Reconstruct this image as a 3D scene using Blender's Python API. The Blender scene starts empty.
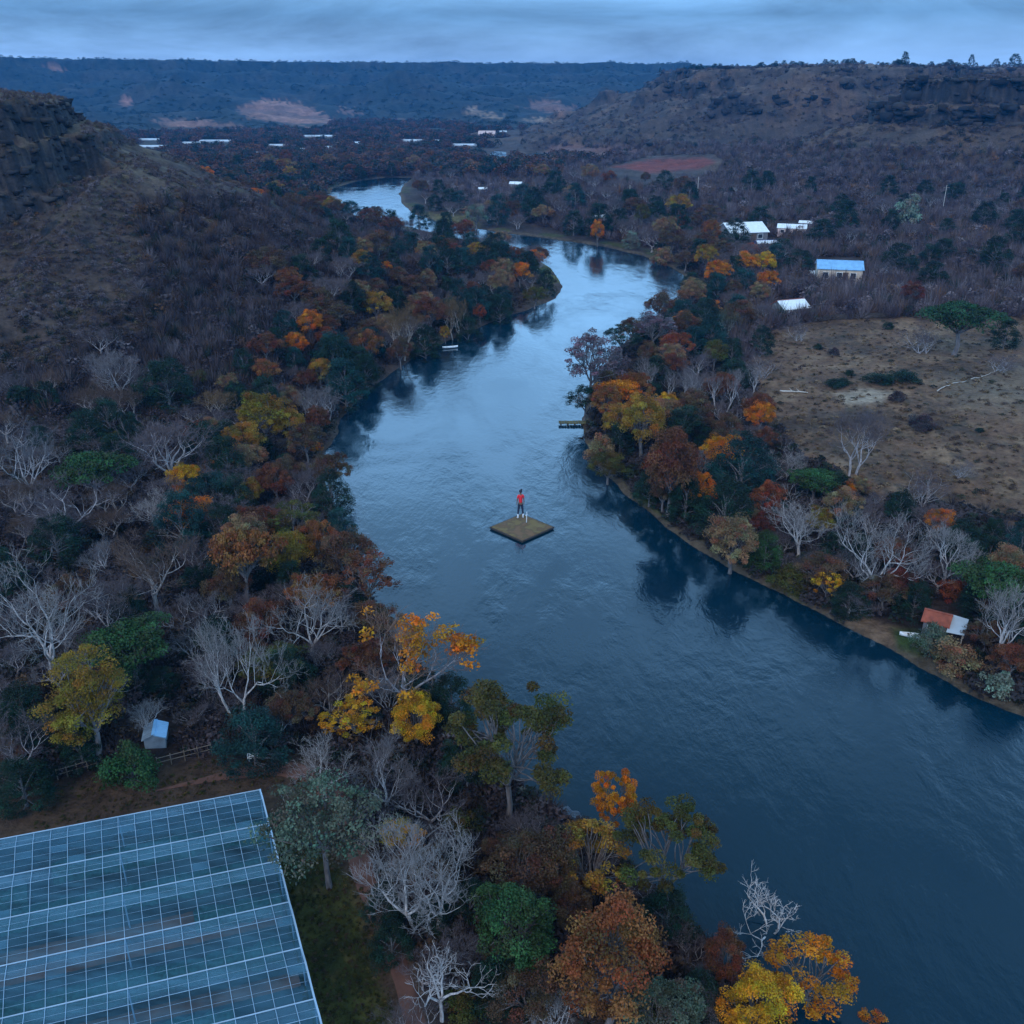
import bpy, math, random
import numpy as np
from mathutils import Vector, Matrix, Euler

random.seed(11)
RNG = np.random.default_rng(11)
H = 36.0; F = 950.0; P = math.radians(24.2)
cP, sP = math.cos(P), math.sin(P)
scene = bpy.context.scene
COL = scene.collection

# ------------------------------------------------------------------ camera
cam_d = bpy.data.cameras.new("camera")
cam = bpy.data.objects.new("camera", cam_d); COL.objects.link(cam)
cam_d.sensor_width = 36.0; cam_d.lens = 36.0 * F / 1024.0
cam_d.clip_start = 0.5; cam_d.clip_end = 12000
cam.location = (0, 0, H); cam.rotation_euler = (math.pi/2 - P, 0, 0)
scene.camera = cam

def ray(px, py):
    xc = (px-512)/F; yc = (512-py)/F
    return np.array([xc, cP + yc*sP, -sP + yc*cP])
def flat(px, py, z=0.0):
    d = ray(px, py); t = (z-H)/d[2]
    return np.array([d[0]*t, d[1]*t])
def project(x, y, z):
    D = y*cP - (z-H)*sP
    D = np.where(D < 0.1, 0.1, D)
    return 512 + F*x/D, 512 - F*(y*sP + (z-H)*cP)/D

# ------------------------------------------------------------------ noise
_perm = np.random.default_rng(5).permutation(256)
_perm = np.concatenate([_perm, _perm, _perm])
_ga = np.random.default_rng(6).uniform(0, 2*np.pi, 256)
_gx, _gy = np.cos(_ga), np.sin(_ga)
def perlin(x, y):
    x = np.asarray(x, float); y = np.asarray(y, float)
    xi = np.floor(x).astype(int); yi = np.floor(y).astype(int)
    xf = x-xi; yf = y-yi; xi &= 255; yi &= 255
    u = xf*xf*xf*(xf*(xf*6-15)+10); v = yf*yf*yf*(yf*(yf*6-15)+10)
    def g(ix, iy, dx, dy):
        h = _perm[_perm[ix & 255] + (iy & 255)]
        return _gx[h]*dx + _gy[h]*dy
    a = g(xi, yi, xf, yf); b = g(xi+1, yi, xf-1, yf)
    c = g(xi, yi+1, xf, yf-1); d = g(xi+1, yi+1, xf-1, yf-1)
    return (a+(b-a)*u) + ((c+(d-c)*u)-(a+(b-a)*u))*v
def fbm(x, y, s, o=4, seed=0, g=.5):
    t = 0; a = 1; f = 1/s
    for i in range(o):
        t = t + a*perlin(x*f+seed*17.3+i*5.1, y*f-seed*9.7+i*3.3); a *= g; f *= 2.03
    return t*1.4
def sstep(a, b, x):
    t = np.clip((x-a)/(b-a), 0, 1); return t*t*(3-2*t)

def inpoly(px, py, poly):
    ins = np.zeros(np.shape(px), bool); n = len(poly)
    for i in range(n):
        x1, y1 = poly[i]; x2, y2 = poly[(i+1) % n]
        if y1 == y2: continue
        c = ((y1 > py) != (y2 > py)) & (px < (x2-x1)*(py-y1)/(y2-y1)+x1)
        ins ^= c
    return ins
def sdist(x, y, poly):            # signed distance, negative inside
    d = np.full(np.shape(x), 1e18); n = len(poly)
    for i in range(n):
        x1, y1 = poly[i]; x2, y2 = poly[(i+1) % n]
        ex, ey = x2-x1, y2-y1; L = ex*ex+ey*ey+1e-9
        t = np.clip(((x-x1)*ex+(y-y1)*ey)/L, 0, 1)
        d = np.minimum(d, (x-x1-t*ex)**2+(y-y1-t*ey)**2)
    d = np.sqrt(d)
    return np.where(inpoly(x, y, poly), -d, d)

# ------------------------------------------------------------------ river outline (world, from ground-plane positions)
LB = [(805,1040),(735,975),(668,905),(615,850),(556,812),(497,762),(462,722),(437,690),(405,648),(372,598),(350,550),(330,505),
      (325,478),(328,452),(345,415),(378,382),(415,358),(450,340),(492,322),(532,308),(556,298),(563,288),(553,270),(535,258),(512,248),(480,242),
      (450,237),(420,230),(390,222),(360,217),(336,208),(325,199),(334,188),(358,181),(386,177.5),(404,177.5)]
RB = [(413,177.5),(404,184),(399,194),(402,204),(414,214),(440,222),(480,229),(520,235),(560,240),(600,246),(640,255),(672,268),(690,280),(686,292),
      (655,318),(622,345),(600,370),(588,395),(583,418),(584,440),(592,458),(608,478),(640,505),(668,528),(700,550),(750,580),
      (800,606),(850,630),(900,656),(960,690),(1024,716),(1060,738)]
river = [tuple(flat(*p)) for p in LB][::-1]
river += [(36,0),(80,-45),(200,-60),(150,-30),(70,12)]
river += [tuple(flat(*p)) for p in RB][::-1]
pond_a = [tuple(flat(*p)) for p in [(488,157),(493,151),(506,151.5),(506,156),(498,160),(489,161)]]
pond_b = [tuple(flat(*p)) for p in [(525,154),(540,152.5),(547,156),(543,159),(529,158.5)]]

# ------------------------------------------------------------------ landforms
HL = [(-73,163),(-77,155),(-95,149),(-130,142),(-260,118),(-600,60),(-700,700),(-330,520),(-175,330),(-116,235),(-82,190)]
HR1 = [(106,640),(128,602),(172,572),(232,556),(262,600),(300,640),(360,640),(520,560),(900,420),(1500,900),(1400,2200),(500,2200),(190,1000),(118,760)]
HR2 = [(152,402),(164,378),(190,366),(240,352),(330,338),(600,250),(900,420),(520,560),(360,640),(300,620),(215,520),(172,450)]
FP = [(-3000,1150),(-900,1300),(-560,1420),(-300,1500),(-60,1560),(120,1500),(330,1700),(700,1900),(1600,1900),(4200,1500),(6500,6500),(-6500,6500)]
def mesa(x, y, poly, prof, amp, sc, seed, top=1.0):
    s = sdist(x, y, poly)
    n = fbm(x, y, sc, 4, seed)
    n2 = 1-2*np.abs(fbm(x, y, sc*.45, 3, seed+3))
    k = sstep(-5, prof[-1][0]*.35, s)
    ss = s + n*amp*(.25+k) - (n2-.55)*amp*.45*k + fbm(x, y, sc*.12, 3, seed+7)*amp*.16
    xs = [p[0] for p in prof]; zs = [p[1] for p in prof]
    z = np.interp(ss, xs, zs)
    return z, ss
PL = [(-60,36),(-12,35.2),(0,33.6),(2,30.2),(7,28.6),(9,26),(15,23.4),(26,18),(37,12.4),(50,7.0),(60,4),(85,0),(200,-6)]
PL2 = [(-60,36),(-12,35.2),(-3,33.7),(0,32.6),(1.6,29),(5.5,27.6),(7.5,22),(10,20.4),(11.5,17.6),(18,14.5),(26,11.4),(37,7.8),(50,4.5),(60,3),(85,0),(200,-6)]
P1S = [(-80,47),(0,44),(12,40),(28,33.5),(40,30),(44,27.5),(60,20),(80,13),(105,5),(140,1),(160,-1),(400,-10)]
P1 = [(-80,47),(0,44.5),(1.5,38.5),(13,36.5),(15,30),(40,25),(54,20),(78,12.5),(105,5),(140,1),(160,-1),(400,-10)]
P2 = [(-60,39.5),(0,37.5),(1.5,30),(11,28.3),(13,22.8),(22,20.5),(35,15.8),(46,12),(48,10.8),(80,7.6),(84,6.2),(135,3),(175,-1),(400,-8)]
PF = [(-800,1.02),(0,1),(16,.84),(70,.72),(86,.62),(200,.40),(380,.16),(560,.02),(700,-.1)]

def height(x, y, parts=False):
    x = np.asarray(x, float); y = np.asarray(y, float)
    d = sdist(x, y, river)
    d = np.minimum(d, np.minimum(sdist(x, y, pond_a), sdist(x, y, pond_b)))
    d = d + fbm(x, y, 9, 3, 40)*.45*sstep(0, 60, np.abs(y))
    r = np.hypot(x, y)
    base = .30*sstep(0, .9, d) + .055*np.clip(d, 0, 70) + sstep(8, 60, d)*fbm(x, y, 38, 4, 1)*1.3 + sstep(.5, 6, d)*fbm(x, y, 4, 3, 2)*.16
    base = base*(1-.55*sstep(300, 700, r)) 
    base = np.where(d < 0, np.maximum(-1.6, d*.5), np.maximum(base, .12*sstep(0, .5, d)))
    zl1, sl = mesa(x, y, HL, PL, 5.5, 42, 10)
    zl2, _ = mesa(x, y, HL, PL2, 7, 42, 10)
    w = sstep(-60, -70, x)*sstep(176, 160, y)
    zl = zl1*(1-w)+zl2*w; zl = zl + w*sstep(12, 20, zl)*(fbm(x, y, 3.2, 4, 8)*1.1 + np.sin(zl*1.9+fbm(x, y, 15, 2, 9)*3)*.45)
    z1, s1 = mesa(x, y, HR1, P1, 36, 120, 20)
    z1s = np.interp(s1, [p[0] for p in P1S], [p[1] for p in P1S]); q1 = sstep(-.42, .0, fbm(x, y, 95, 3, 23)); z1 = z1*q1+z1s*(1-q1)
    z2, s2 = mesa(x, y, HR2, P2, 13, 85, 30)
    pf, sf = mesa(x, y, FP, PF, 190, 330, 50)
    zf = pf*np.interp(x, [-700, 900], [68, 62])
    hills = np.stack([np.full(x.shape, -99.), zl + fbm(x, y, 6, 3, 4)*.35, z1+fbm(x, y, 22, 4, 5)*1.2, z2+fbm(x, y, 14, 4, 6)*.9, zf+fbm(x, y, 60, 4, 7)*2.5])
    hm = hills.max(0); which = np.argmax(hills, 0)
    k = 2.0
    m = sstep(3, 16, d)
    hb = np.where(hm > base, base + (hm-base)*m, base)
    # smooth blend at the foot
    dd = np.clip(hm-base, -k, k); blend = (dd+k)**2/(4*k)
    z = np.where(np.abs(hm-base) < k, base + blend*m, hb)
    which = np.where(hm > base, which, 0)
    # greenhouse / yard terrace is level
    g = sstep(0, 5, sdist(x, y, TERR))
    z = z*g + GZ*(1-g)
    if parts: return z, which, d
    return z
GZ = 1.2
TERR = [tuple(flat(*p, GZ)) for p in [(-160,830),(100,795),(300,765),(345,800),(420,1100),(420,1500),(-500,1500),(-500,850)]]
def h1(x, y): return float(height(np.array([x]), np.array([y]))[0])
T = np.concatenate([np.linspace(20, 260, 500), np.geomspace(261, 3500, 700)])
def hit(px, py, lift=None, tmin=0):
    """first ground point on the sight line; lift(depth) = height above ground wanted"""
    d = ray(px, py)
    X, Y, Z = d[0]*T, d[1]*T, H+d[2]*T
    g = height(X, Y) + (lift(T) if lift else 0)
    b = np.nonzero((Z <= g) & (T > tmin))[0]
    if len(b) == 0: return None
    i = max(1, b[0]); a0 = Z[i-1]-g[i-1]; a1 = Z[i]-g[i]
    t = T[i-1] + (T[i]-T[i-1])*(a0/(a0-a1+1e-9))
    x, y = d[0]*t, d[1]*t
    return x, y, h1(x, y), t          # t == camera depth

# ------------------------------------------------------------------ material helpers
def mat(name):
    m = bpy.data.materials.new(name); m.use_nodes = True
    nt = m.node_tree; b = nt.nodes["Principled BSDF"]
    return m, nt, b
def N(nt, t, **kw):
    n = nt.nodes.new(t)
    for k, v in kw.items():
        if k.startswith('i_'): n.inputs[k[2:]].default_value = v
        else: setattr(n, k, v)
    return n
def plain(name, col, rough=.8, var=.35, scale=3, metal=0, bump=0):
    m, nt, b = mat(name)
    tc = N(nt, 'ShaderNodeTexCoord'); nz = N(nt, 'ShaderNodeTexNoise'); nz.inputs['Scale'].default_value = scale; nz.inputs['Detail'].default_value = 5
    nt.links.new(tc.outputs['Object'], nz.inputs['Vector'])
    mr = N(nt, 'ShaderNodeMapRange'); mr.inputs['From Min'].default_value = .3; mr.inputs['From Max'].default_value = .7
    mr.inputs['To Min'].default_value = 1-var; mr.inputs['To Max'].default_value = 1+var
    nt.links.new(nz.outputs['Fac'], mr.inputs['Value'])
    mx = N(nt, 'ShaderNodeVectorMath', operation='SCALE'); mx.inputs[0].default_value = col[:3]
    nt.links.new(mr.outputs['Result'], mx.inputs['Scale']); nt.links.new(mx.outputs[0], b.inputs['Base Color'])
    b.inputs['Roughness'].default_value = rough; b.inputs['Metallic'].default_value = metal
    if bump:
        bp = N(nt, 'ShaderNodeBump'); bp.inputs['Strength'].default_value = bump
        nt.links.new(nz.outputs['Fac'], bp.inputs['Height']); nt.links.new(bp.outputs[0], b.inputs['Normal'])
    return m
def attr_mat(name, leaf=True, rough=.7, transl=.25, objcol=True, spec=.2):
    """colour = object colour x per-face colour attribute"""
    m, nt, b = mat(name)
    at = N(nt, 'ShaderNodeAttribute', attribute_name='Col')
    out = at.outputs['Color']
    if objcol:
        oi = N(nt, 'ShaderNodeObjectInfo')
        mx = N(nt, 'ShaderNodeVectorMath', operation='MULTIPLY')
        nt.links.new(out, mx.inputs[0]); nt.links.new(oi.outputs['Color'], mx.inputs[1]); out = mx.outputs[0]
    nt.links.new(out, b.inputs['Base Color'])
    b.inputs['Roughness'].default_value = rough; b.inputs['Specular IOR Level'].default_value = spec
    if transl:
        tr = N(nt, 'ShaderNodeBsdfTranslucent'); nt.links.new(out, tr.inputs['Color'])
        ms = N(nt, 'ShaderNodeMixShader'); ms.inputs[0].default_value = transl
        nt.links.new(b.outputs[0], ms.inputs[1]); nt.links.new(tr.outputs[0], ms.inputs[2])
        nt.links.new(ms.outputs[0], nt.nodes['Material Output'].inputs['Surface'])
    return m
M_leaf = attr_mat('leaves')
M_twig = attr_mat('twigs', transl=0, rough=.85)
M_stuff = attr_mat('brush', transl=.15, objcol=False, rough=.9)
def bark_mat():
    m, nt, b = mat('bark')
    oi = N(nt, 'ShaderNodeObjectInfo'); tc = N(nt, 'ShaderNodeTexCoord')
    mp = N(nt, 'ShaderNodeMapping'); mp.inputs['Scale'].default_value = (14, 14, 3)
    nz = N(nt, 'ShaderNodeTexNoise'); nz.inputs['Scale'].default_value = 2.5; nz.inputs['Detail'].default_value = 6
    nt.links.new(tc.outputs['Object'], mp.inputs[0]); nt.links.new(mp.outputs[0], nz.inputs['Vector'])
    mr = N(nt, 'ShaderNodeMapRange'); mr.inputs['From Min'].default_value = .35; mr.inputs['From Max'].default_value = .65
    mr.inputs['To Min'].default_value = .45; mr.inputs['To Max'].default_value = 1.15
    nt.links.new(nz.outputs['Fac'], mr.inputs['Value'])
    mx = N(nt, 'ShaderNodeVectorMath', operation='SCALE')
    nt.links.new(oi.outputs['Color'], mx.inputs[0]); nt.links.new(mr.outputs['Result'], mx.inputs['Scale'])
    nt.links.new(mx.outputs[0], b.inputs['Base Color']); b.inputs['Roughness'].default_value = .85
    bp = N(nt, 'ShaderNodeBump'); bp.inputs['Strength'].default_value = .5; bp.inputs['Distance'].default_value = .02
    nt.links.new(nz.outputs['Fac'], bp.inputs['Height']); nt.links.new(bp.outputs[0], b.inputs['Normal'])
    return m
M_bark = bark_mat()

# ------------------------------------------------------------------ mesh helpers
class MB:
    def __init__(s): s.v = []; s.f = []; s.c = []; s.n = 0
    def add(s, v, f, c=(1,1,1)):
        v = np.asarray(v, float); s.v.append(v)
        for q in f: s.f.append(tuple(i+s.n for i in q))
        s.c += [c]*len(f); s.n += len(v)
    def tube(s, pts, rad, n=5, c=(1,1,1), cap=False):
        pts = [Vector(p) for p in pts]; V = []
        for i, p in enumerate(pts):
            d = (pts[min(i+1, len(pts)-1)]-pts[max(i-1, 0)])
            d = d.normalized() if d.length > 1e-9 else Vector((0,0,1))
            a = d.orthogonal().normalized() if i == 0 else (pa - d*pa.dot(d)).normalized()
            pa = a; b = d.cross(a)
            for k in range(n):
                t = 2*math.pi*k/n
                V.append(p + (a*math.cos(t)+b*math.sin(t))*rad[i])
        Fc = []
        for i in range(len(pts)-1):
            for k in range(n):
                k2 = (k+1) % n
                Fc.append((i*n+k, i*n+k2, (i+1)*n+k2, (i+1)*n+k))
        if cap: Fc.append(tuple(range(n))[::-1]); Fc.append(tuple((len(pts)-1)*n+k for k in range(n)))
        s.add([tuple(v) for v in V], Fc, c)
    def box(s, c0, size, rot=0, col=(1,1,1), taper=1):
        x, y, z = size; V = []
        for dz in (0, 1):
            k = taper if dz else 1
            for dx, dy in ((-1,-1),(1,-1),(1,1),(-1,1)):
                px, py = dx*x/2*k, dy*y/2*k
                V.append((c0[0]+px*math.cos(rot)-py*math.sin(rot), c0[1]+px*math.sin(rot)+py*math.cos(rot), c0[2]+dz*z))
        s.add(V, [(3,2,1,0),(4,5,6,7),(0,1,5,4),(1,2,6,5),(2,3,7,6),(3,0,4,7)], col)
    def build(s, name, m, parent=None, smooth=False, bevel=0):
        me = bpy.data.meshes.new(name)
        me.from_pydata(np.concatenate(s.v).tolist(), [], s.f); 
        if any(c != (1,1,1) for c in s.c) or m in (M_leaf, M_twig, M_stuff):
            a = me.color_attributes.new('Col', 'FLOAT_COLOR', 'CORNER')
            cc = np.ones((len(me.loops), 4), np.float32)
            ln = np.array([len(f) for f in s.f]); cc[:, :3] = np.repeat(np.array(s.c, np.float32), ln, 0)
            a.data.foreach_set('color', cc.ravel())
        me.materials.append(m)
        if smooth: me.polygons.foreach_set('use_smooth', [True]*len(me.polygons))
        me.update()
        o = bpy.data.objects.new(name, me); COL.objects.link(o); o.parent = parent
        if bevel:
            b = o.modifiers.new('bevel', 'BEVEL'); b.width = bevel; b.segments = 2
        return o
def np_mesh(name, V, Fq, C, m, k=3, smooth=False, parent=None):
    """V (n,3), Fq (m,k) faces, C (m,3) face colour"""
    me = bpy.data.meshes.new(name)
    nf = len(Fq)
    me.vertices.add(len(V)); me.vertices.foreach_set('co', np.ascontiguousarray(V, np.float32).ravel())
    me.loops.add(nf*k); me.loops.foreach_set('vertex_index', np.ascontiguousarray(Fq, np.int32).ravel())
    me.polygons.add(nf); me.polygons.foreach_set('loop_start', np.arange(0, nf*k, k, dtype=np.int32))
    try: me.polygons.foreach_set('loop_total', np.full(nf, k, np.int32))
    except Exception: pass
    if C is not None:
        a = me.color_attributes.new('Col', 'FLOAT_COLOR', 'CORNER')
        cc = np.ones((nf*k, 4), np.float32); cc[:, :3] = np.repeat(C, k, 0) if len(C) == nf else C[np.ascontiguousarray(Fq).ravel()]
        a.data.foreach_set('color', cc.ravel())
    if smooth: me.polygons.foreach_set('use_smooth', np.ones(nf, bool))
    me.materials.append(m); me.update(calc_edges=True); me.validate()
    o = bpy.data.objects.new(name, me); COL.objects.link(o); o.parent = parent
    return o
def tag(o, label=None, cat=None, group=None, kind=None):
    if label: o['label'] = label
    if cat: o['category'] = cat
    if group: o['group'] = group
    if kind: o['kind'] = kind
    return o
def empty(name, loc, rz=0, sc=None):
    o = bpy.data.objects.new(name, None); COL.objects.link(o); o.empty_display_size = .3
    o.location = loc; o.rotation_euler = (0, 0, rz)
    if sc: o.scale = sc
    return o

# ------------------------------------------------------------------ leaf clumps
def leaves(centers, radii, n, size, flatten=.75, rng=None, vals=None, fill=.55):
    """leaf quads around clump centres -> V, F, C"""
    rng = rng or RNG
    cs = np.repeat(np.arange(len(centers)), n)
    N_ = len(cs)
    d = rng.normal(size=(N_, 3)); d /= np.linalg.norm(d, axis=1)[:, None]
    d[:, 2] = np.where((d[:, 2] < -.25) & (rng.random(N_) < .75), -d[:, 2], d[:, 2])
    rr = fill + (1-fill)*rng.random(N_)**.6
    p = d*rr[:, None]; p[:, 2] *= flatten
    R = np.asarray(radii)[cs]
    pos = np.asarray(centers)[cs] + p*R[:, None]
    nrm = d + rng.normal(size=(N_, 3))*.75 + np.array([0, 0, .35]); nrm /= np.linalg.norm(nrm, axis=1)[:, None]
    a = np.cross(nrm, rng.normal(size=(N_, 3))); a /= np.linalg.norm(a, axis=1)[:, None]
    b = np.cross(nrm, a)
    s = size*(.6+.8*rng.random(N_))
    a = a*s[:, None]; b = b*(s*.6)[:, None]
    V = np.stack([pos-a, pos-b, pos+a, pos+b], 1).reshape(-1, 3)
    Fq = np.arange(N_*4).reshape(-1, 4)
    cv = (rng.uniform(.5, 1.4, len(centers)) if vals is None else vals)[cs]
    hue = np.clip(rng.normal(0, .15, len(centers)), -.3, .3)[cs] + rng.normal(0, .06, N_)
    v = cv*rng.uniform(.75, 1.25, N_)
    C = np.stack([v*(1+.35*hue), v*(1-hue*1.2), v*(1-hue)], 1)
    return V, Fq, np.clip(C, .05, 3)

def limb(mb, p0, p1, r0, r1, n, sides=5, sag=.12, jit=.05, up=.3, c=(1,1,1)):
    p0 = Vector(p0); p1 = Vector(p1); L = (p1-p0).length
    mid = p0.lerp(p1, .45) + Vector((random.gauss(0, 1), random.gauss(0, 1), 0))*jit*L + Vector((0, 0, up*L*.3))
    pts = []
    for i in range(n+1):
        t = i/n
        q = p0*(1-t)**2 + mid*2*t*(1-t) + p1*t*t
        if 0 < i < n: q += Vector([random.gauss(0, 1) for _ in range(3)])*jit*L*.35
        pts.append(q)
    mb.tube(pts, [r0+(r1-r0)*(i/n)**.8 for i in range(n+1)], sides, c)
    return pts

PROTO = {}
def add_proto(kind, trunk, crown, nat):
    """store mesh data normalised: crown width 1, height 1; nat = natural h/w"""
    PROTO.setdefault(kind, []).append((trunk, crown, nat))
HIDE = []
def detach(o):
    me = o.data; bpy.data.objects.remove(o); return me

def norm_meshes(meshes, pct=98):
    allv = []
    for me in meshes:
        a = np.empty(len(me.vertices)*3, np.float32); me.vertices.foreach_get('co', a); allv.append(a.reshape(-1, 3))
    A = np.concatenate(allv)
    w = np.percentile(np.hypot(A[:, 0], A[:, 1]), pct)*2; h = np.percentile(A[:, 2], 99.7)
    for me, a in zip(meshes, allv):
        a = a.copy(); a[:, :2] /= w; a[:, 2] /= h
        me.vertices.foreach_set('co', a.ravel()); me.update()
    return h/w

# ---- bare trees
def bare_proto(kind, seed, spread=.55, stems=1, levels=6, trunk_h=.22, leafy=0, kids=(3,3,3,3,3,2), curl=.16, lift=.12, fine=1.0, rs=1.0):
    random.seed(seed); rng = np.random.default_rng(seed)
    tb, cb = MB(), MB(); tips = []
    def grow(p, d, L, r, lev):
        n = 4 if lev < 3 else 3
        pts = [p.copy()]; q = p.copy(); dd = d.copy()
        for i in range(n):
            dd = (dd + Vector([random.gauss(0, 1) for _ in range(3)])*curl + Vector((0, 0, lift))).normalized()
            q = q + dd*L/n; pts.append(q.copy())
        r1 = r*.62
        mb = tb if lev <= 3 else cb
        v = random.uniform(.8, 1.15)
        mb.tube(pts, [r+(r1-r)*i/n for i in range(n+1)], 6 if lev < 2 else (4 if lev < 4 else 3), (v, v, v))
        if lev >= levels:
            tips.append(pts[-1])
            for _ in range(2):
                st = pts[random.randint(0, n-1)]; e_ = st + (dd + Vector([random.gauss(0, .55) for _ in range(3)])).normalized()*L*random.uniform(.5, .9)
                cb.tube([st, e_], [r1*.8, r1*.4], 3, (v, v, v))
            return
        k = kids[min(lev, len(kids)-1)]
        for j in range(k):
            along = 1.0 if j == 0 else random.uniform(.4, 1.0)
            fi = along*n; i0 = min(int(fi), n-1); b = pts[i0].lerp(pts[i0+1], fi-i0)
            ax = dd.orthogonal().normalized(); ax.rotate(Matrix.Rotation(random.uniform(0, 6.28), 3, dd))
            ang = random.uniform(.25, .6) if j == 0 else random.uniform(.5, 1.0)
            nd = dd.copy(); nd.rotate(Matrix.Rotation(ang*(.75+spread*.5), 3, ax))
            if nd.z < -.05 and lev < 4: nd.z = abs(nd.z)*.5; nd.normalize()
            grow(b, nd, L*random.uniform(.62, .82), max(r1*random.uniform(.68, .88), .0013*fine), lev+1)
    for s in range(stems):
        a = s*6.28/stems+random.random(); off = .05 if stems > 1 else 0
        tilt = random.uniform(.12, .35) if stems > 1 else random.uniform(0, .12)
        b = Vector((math.cos(a)*off, math.sin(a)*off, -.03))
        d = Vector((math.cos(a)*tilt, math.sin(a)*tilt, 1)).normalized()
        top = b + d*trunk_h
        tb.tube([b, b.lerp(top, .5)+Vector((random.gauss(0,.01), random.gauss(0,.01), 0)), top], [.021/(stems**.4), .017/(stems**.4), .015/(stems**.4)], 7)
        m = 3 if stems > 1 else 4
        for j in range(m):
            an = j*6.28/m+random.uniform(-.4, .4); t = spread*random.uniform(.5, 1.15)
            nd = (d + Vector((math.cos(an)*t, math.sin(an)*t, 0))).normalized()
            grow(top - d*random.uniform(0, .05), nd, .25*random.uniform(.85, 1.15), .0098*rs/(stems**.3), 1)
    ob = [detach(tb.build('trunk', M_bark, smooth=True)), detach(cb.build('crown', M_twig))]
    if leafy:
        # the crown keeps leaves only in some patches
        A = np.array([tuple(t) for t in tips]); 
        f = perlin(A[:, 0]*3.1+seed, A[:, 1]*3.1+A[:, 2]*2.)
        keep = A[(f > np.quantile(f, 1-leafy))]
        keep = keep[rng.permutation(len(keep))[:90]]
        V, Fq, C = leaves(keep, np.full(len(keep), .055), 34, .0125, rng=rng, fill=.2)
        o = np_mesh('leaves', V, Fq, C, M_leaf, 4); ob.append(detach(o))
    nat = norm_meshes(ob, 93)
    PROTO.setdefault(kind, []).append((ob, nat))
for s in range(4): bare_proto('bare', 100+s, spread=.62 if s % 2 else .75)
for s in range(2): bare_proto('bare2', 120+s, spread=.5, stems=2, trunk_h=.3)
for s in range(2): bare_proto('fan', 140+s, spread=.8, stems=1+s, trunk_h=.26, kids=(3,3,3,3,3,3), lift=.2, fine=.85)
bare_proto('bent', 160, rs=1.35, fine=1.7, spread=.9, stems=1, trunk_h=.3, levels=5, curl=.24, kids=(2,2,3,3,2))
for s in range(2): bare_proto('part', 170+s, spread=.8, trunk_h=.24, leafy=.5)
for s in range(2): bare_proto('thin', 180+s, spread=.28, trunk_h=.4, stems=2+s, levels=5, lift=.25)
bare_proto('low', 190, spread=.9, stems=3, trunk_h=.04, levels=5)

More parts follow.
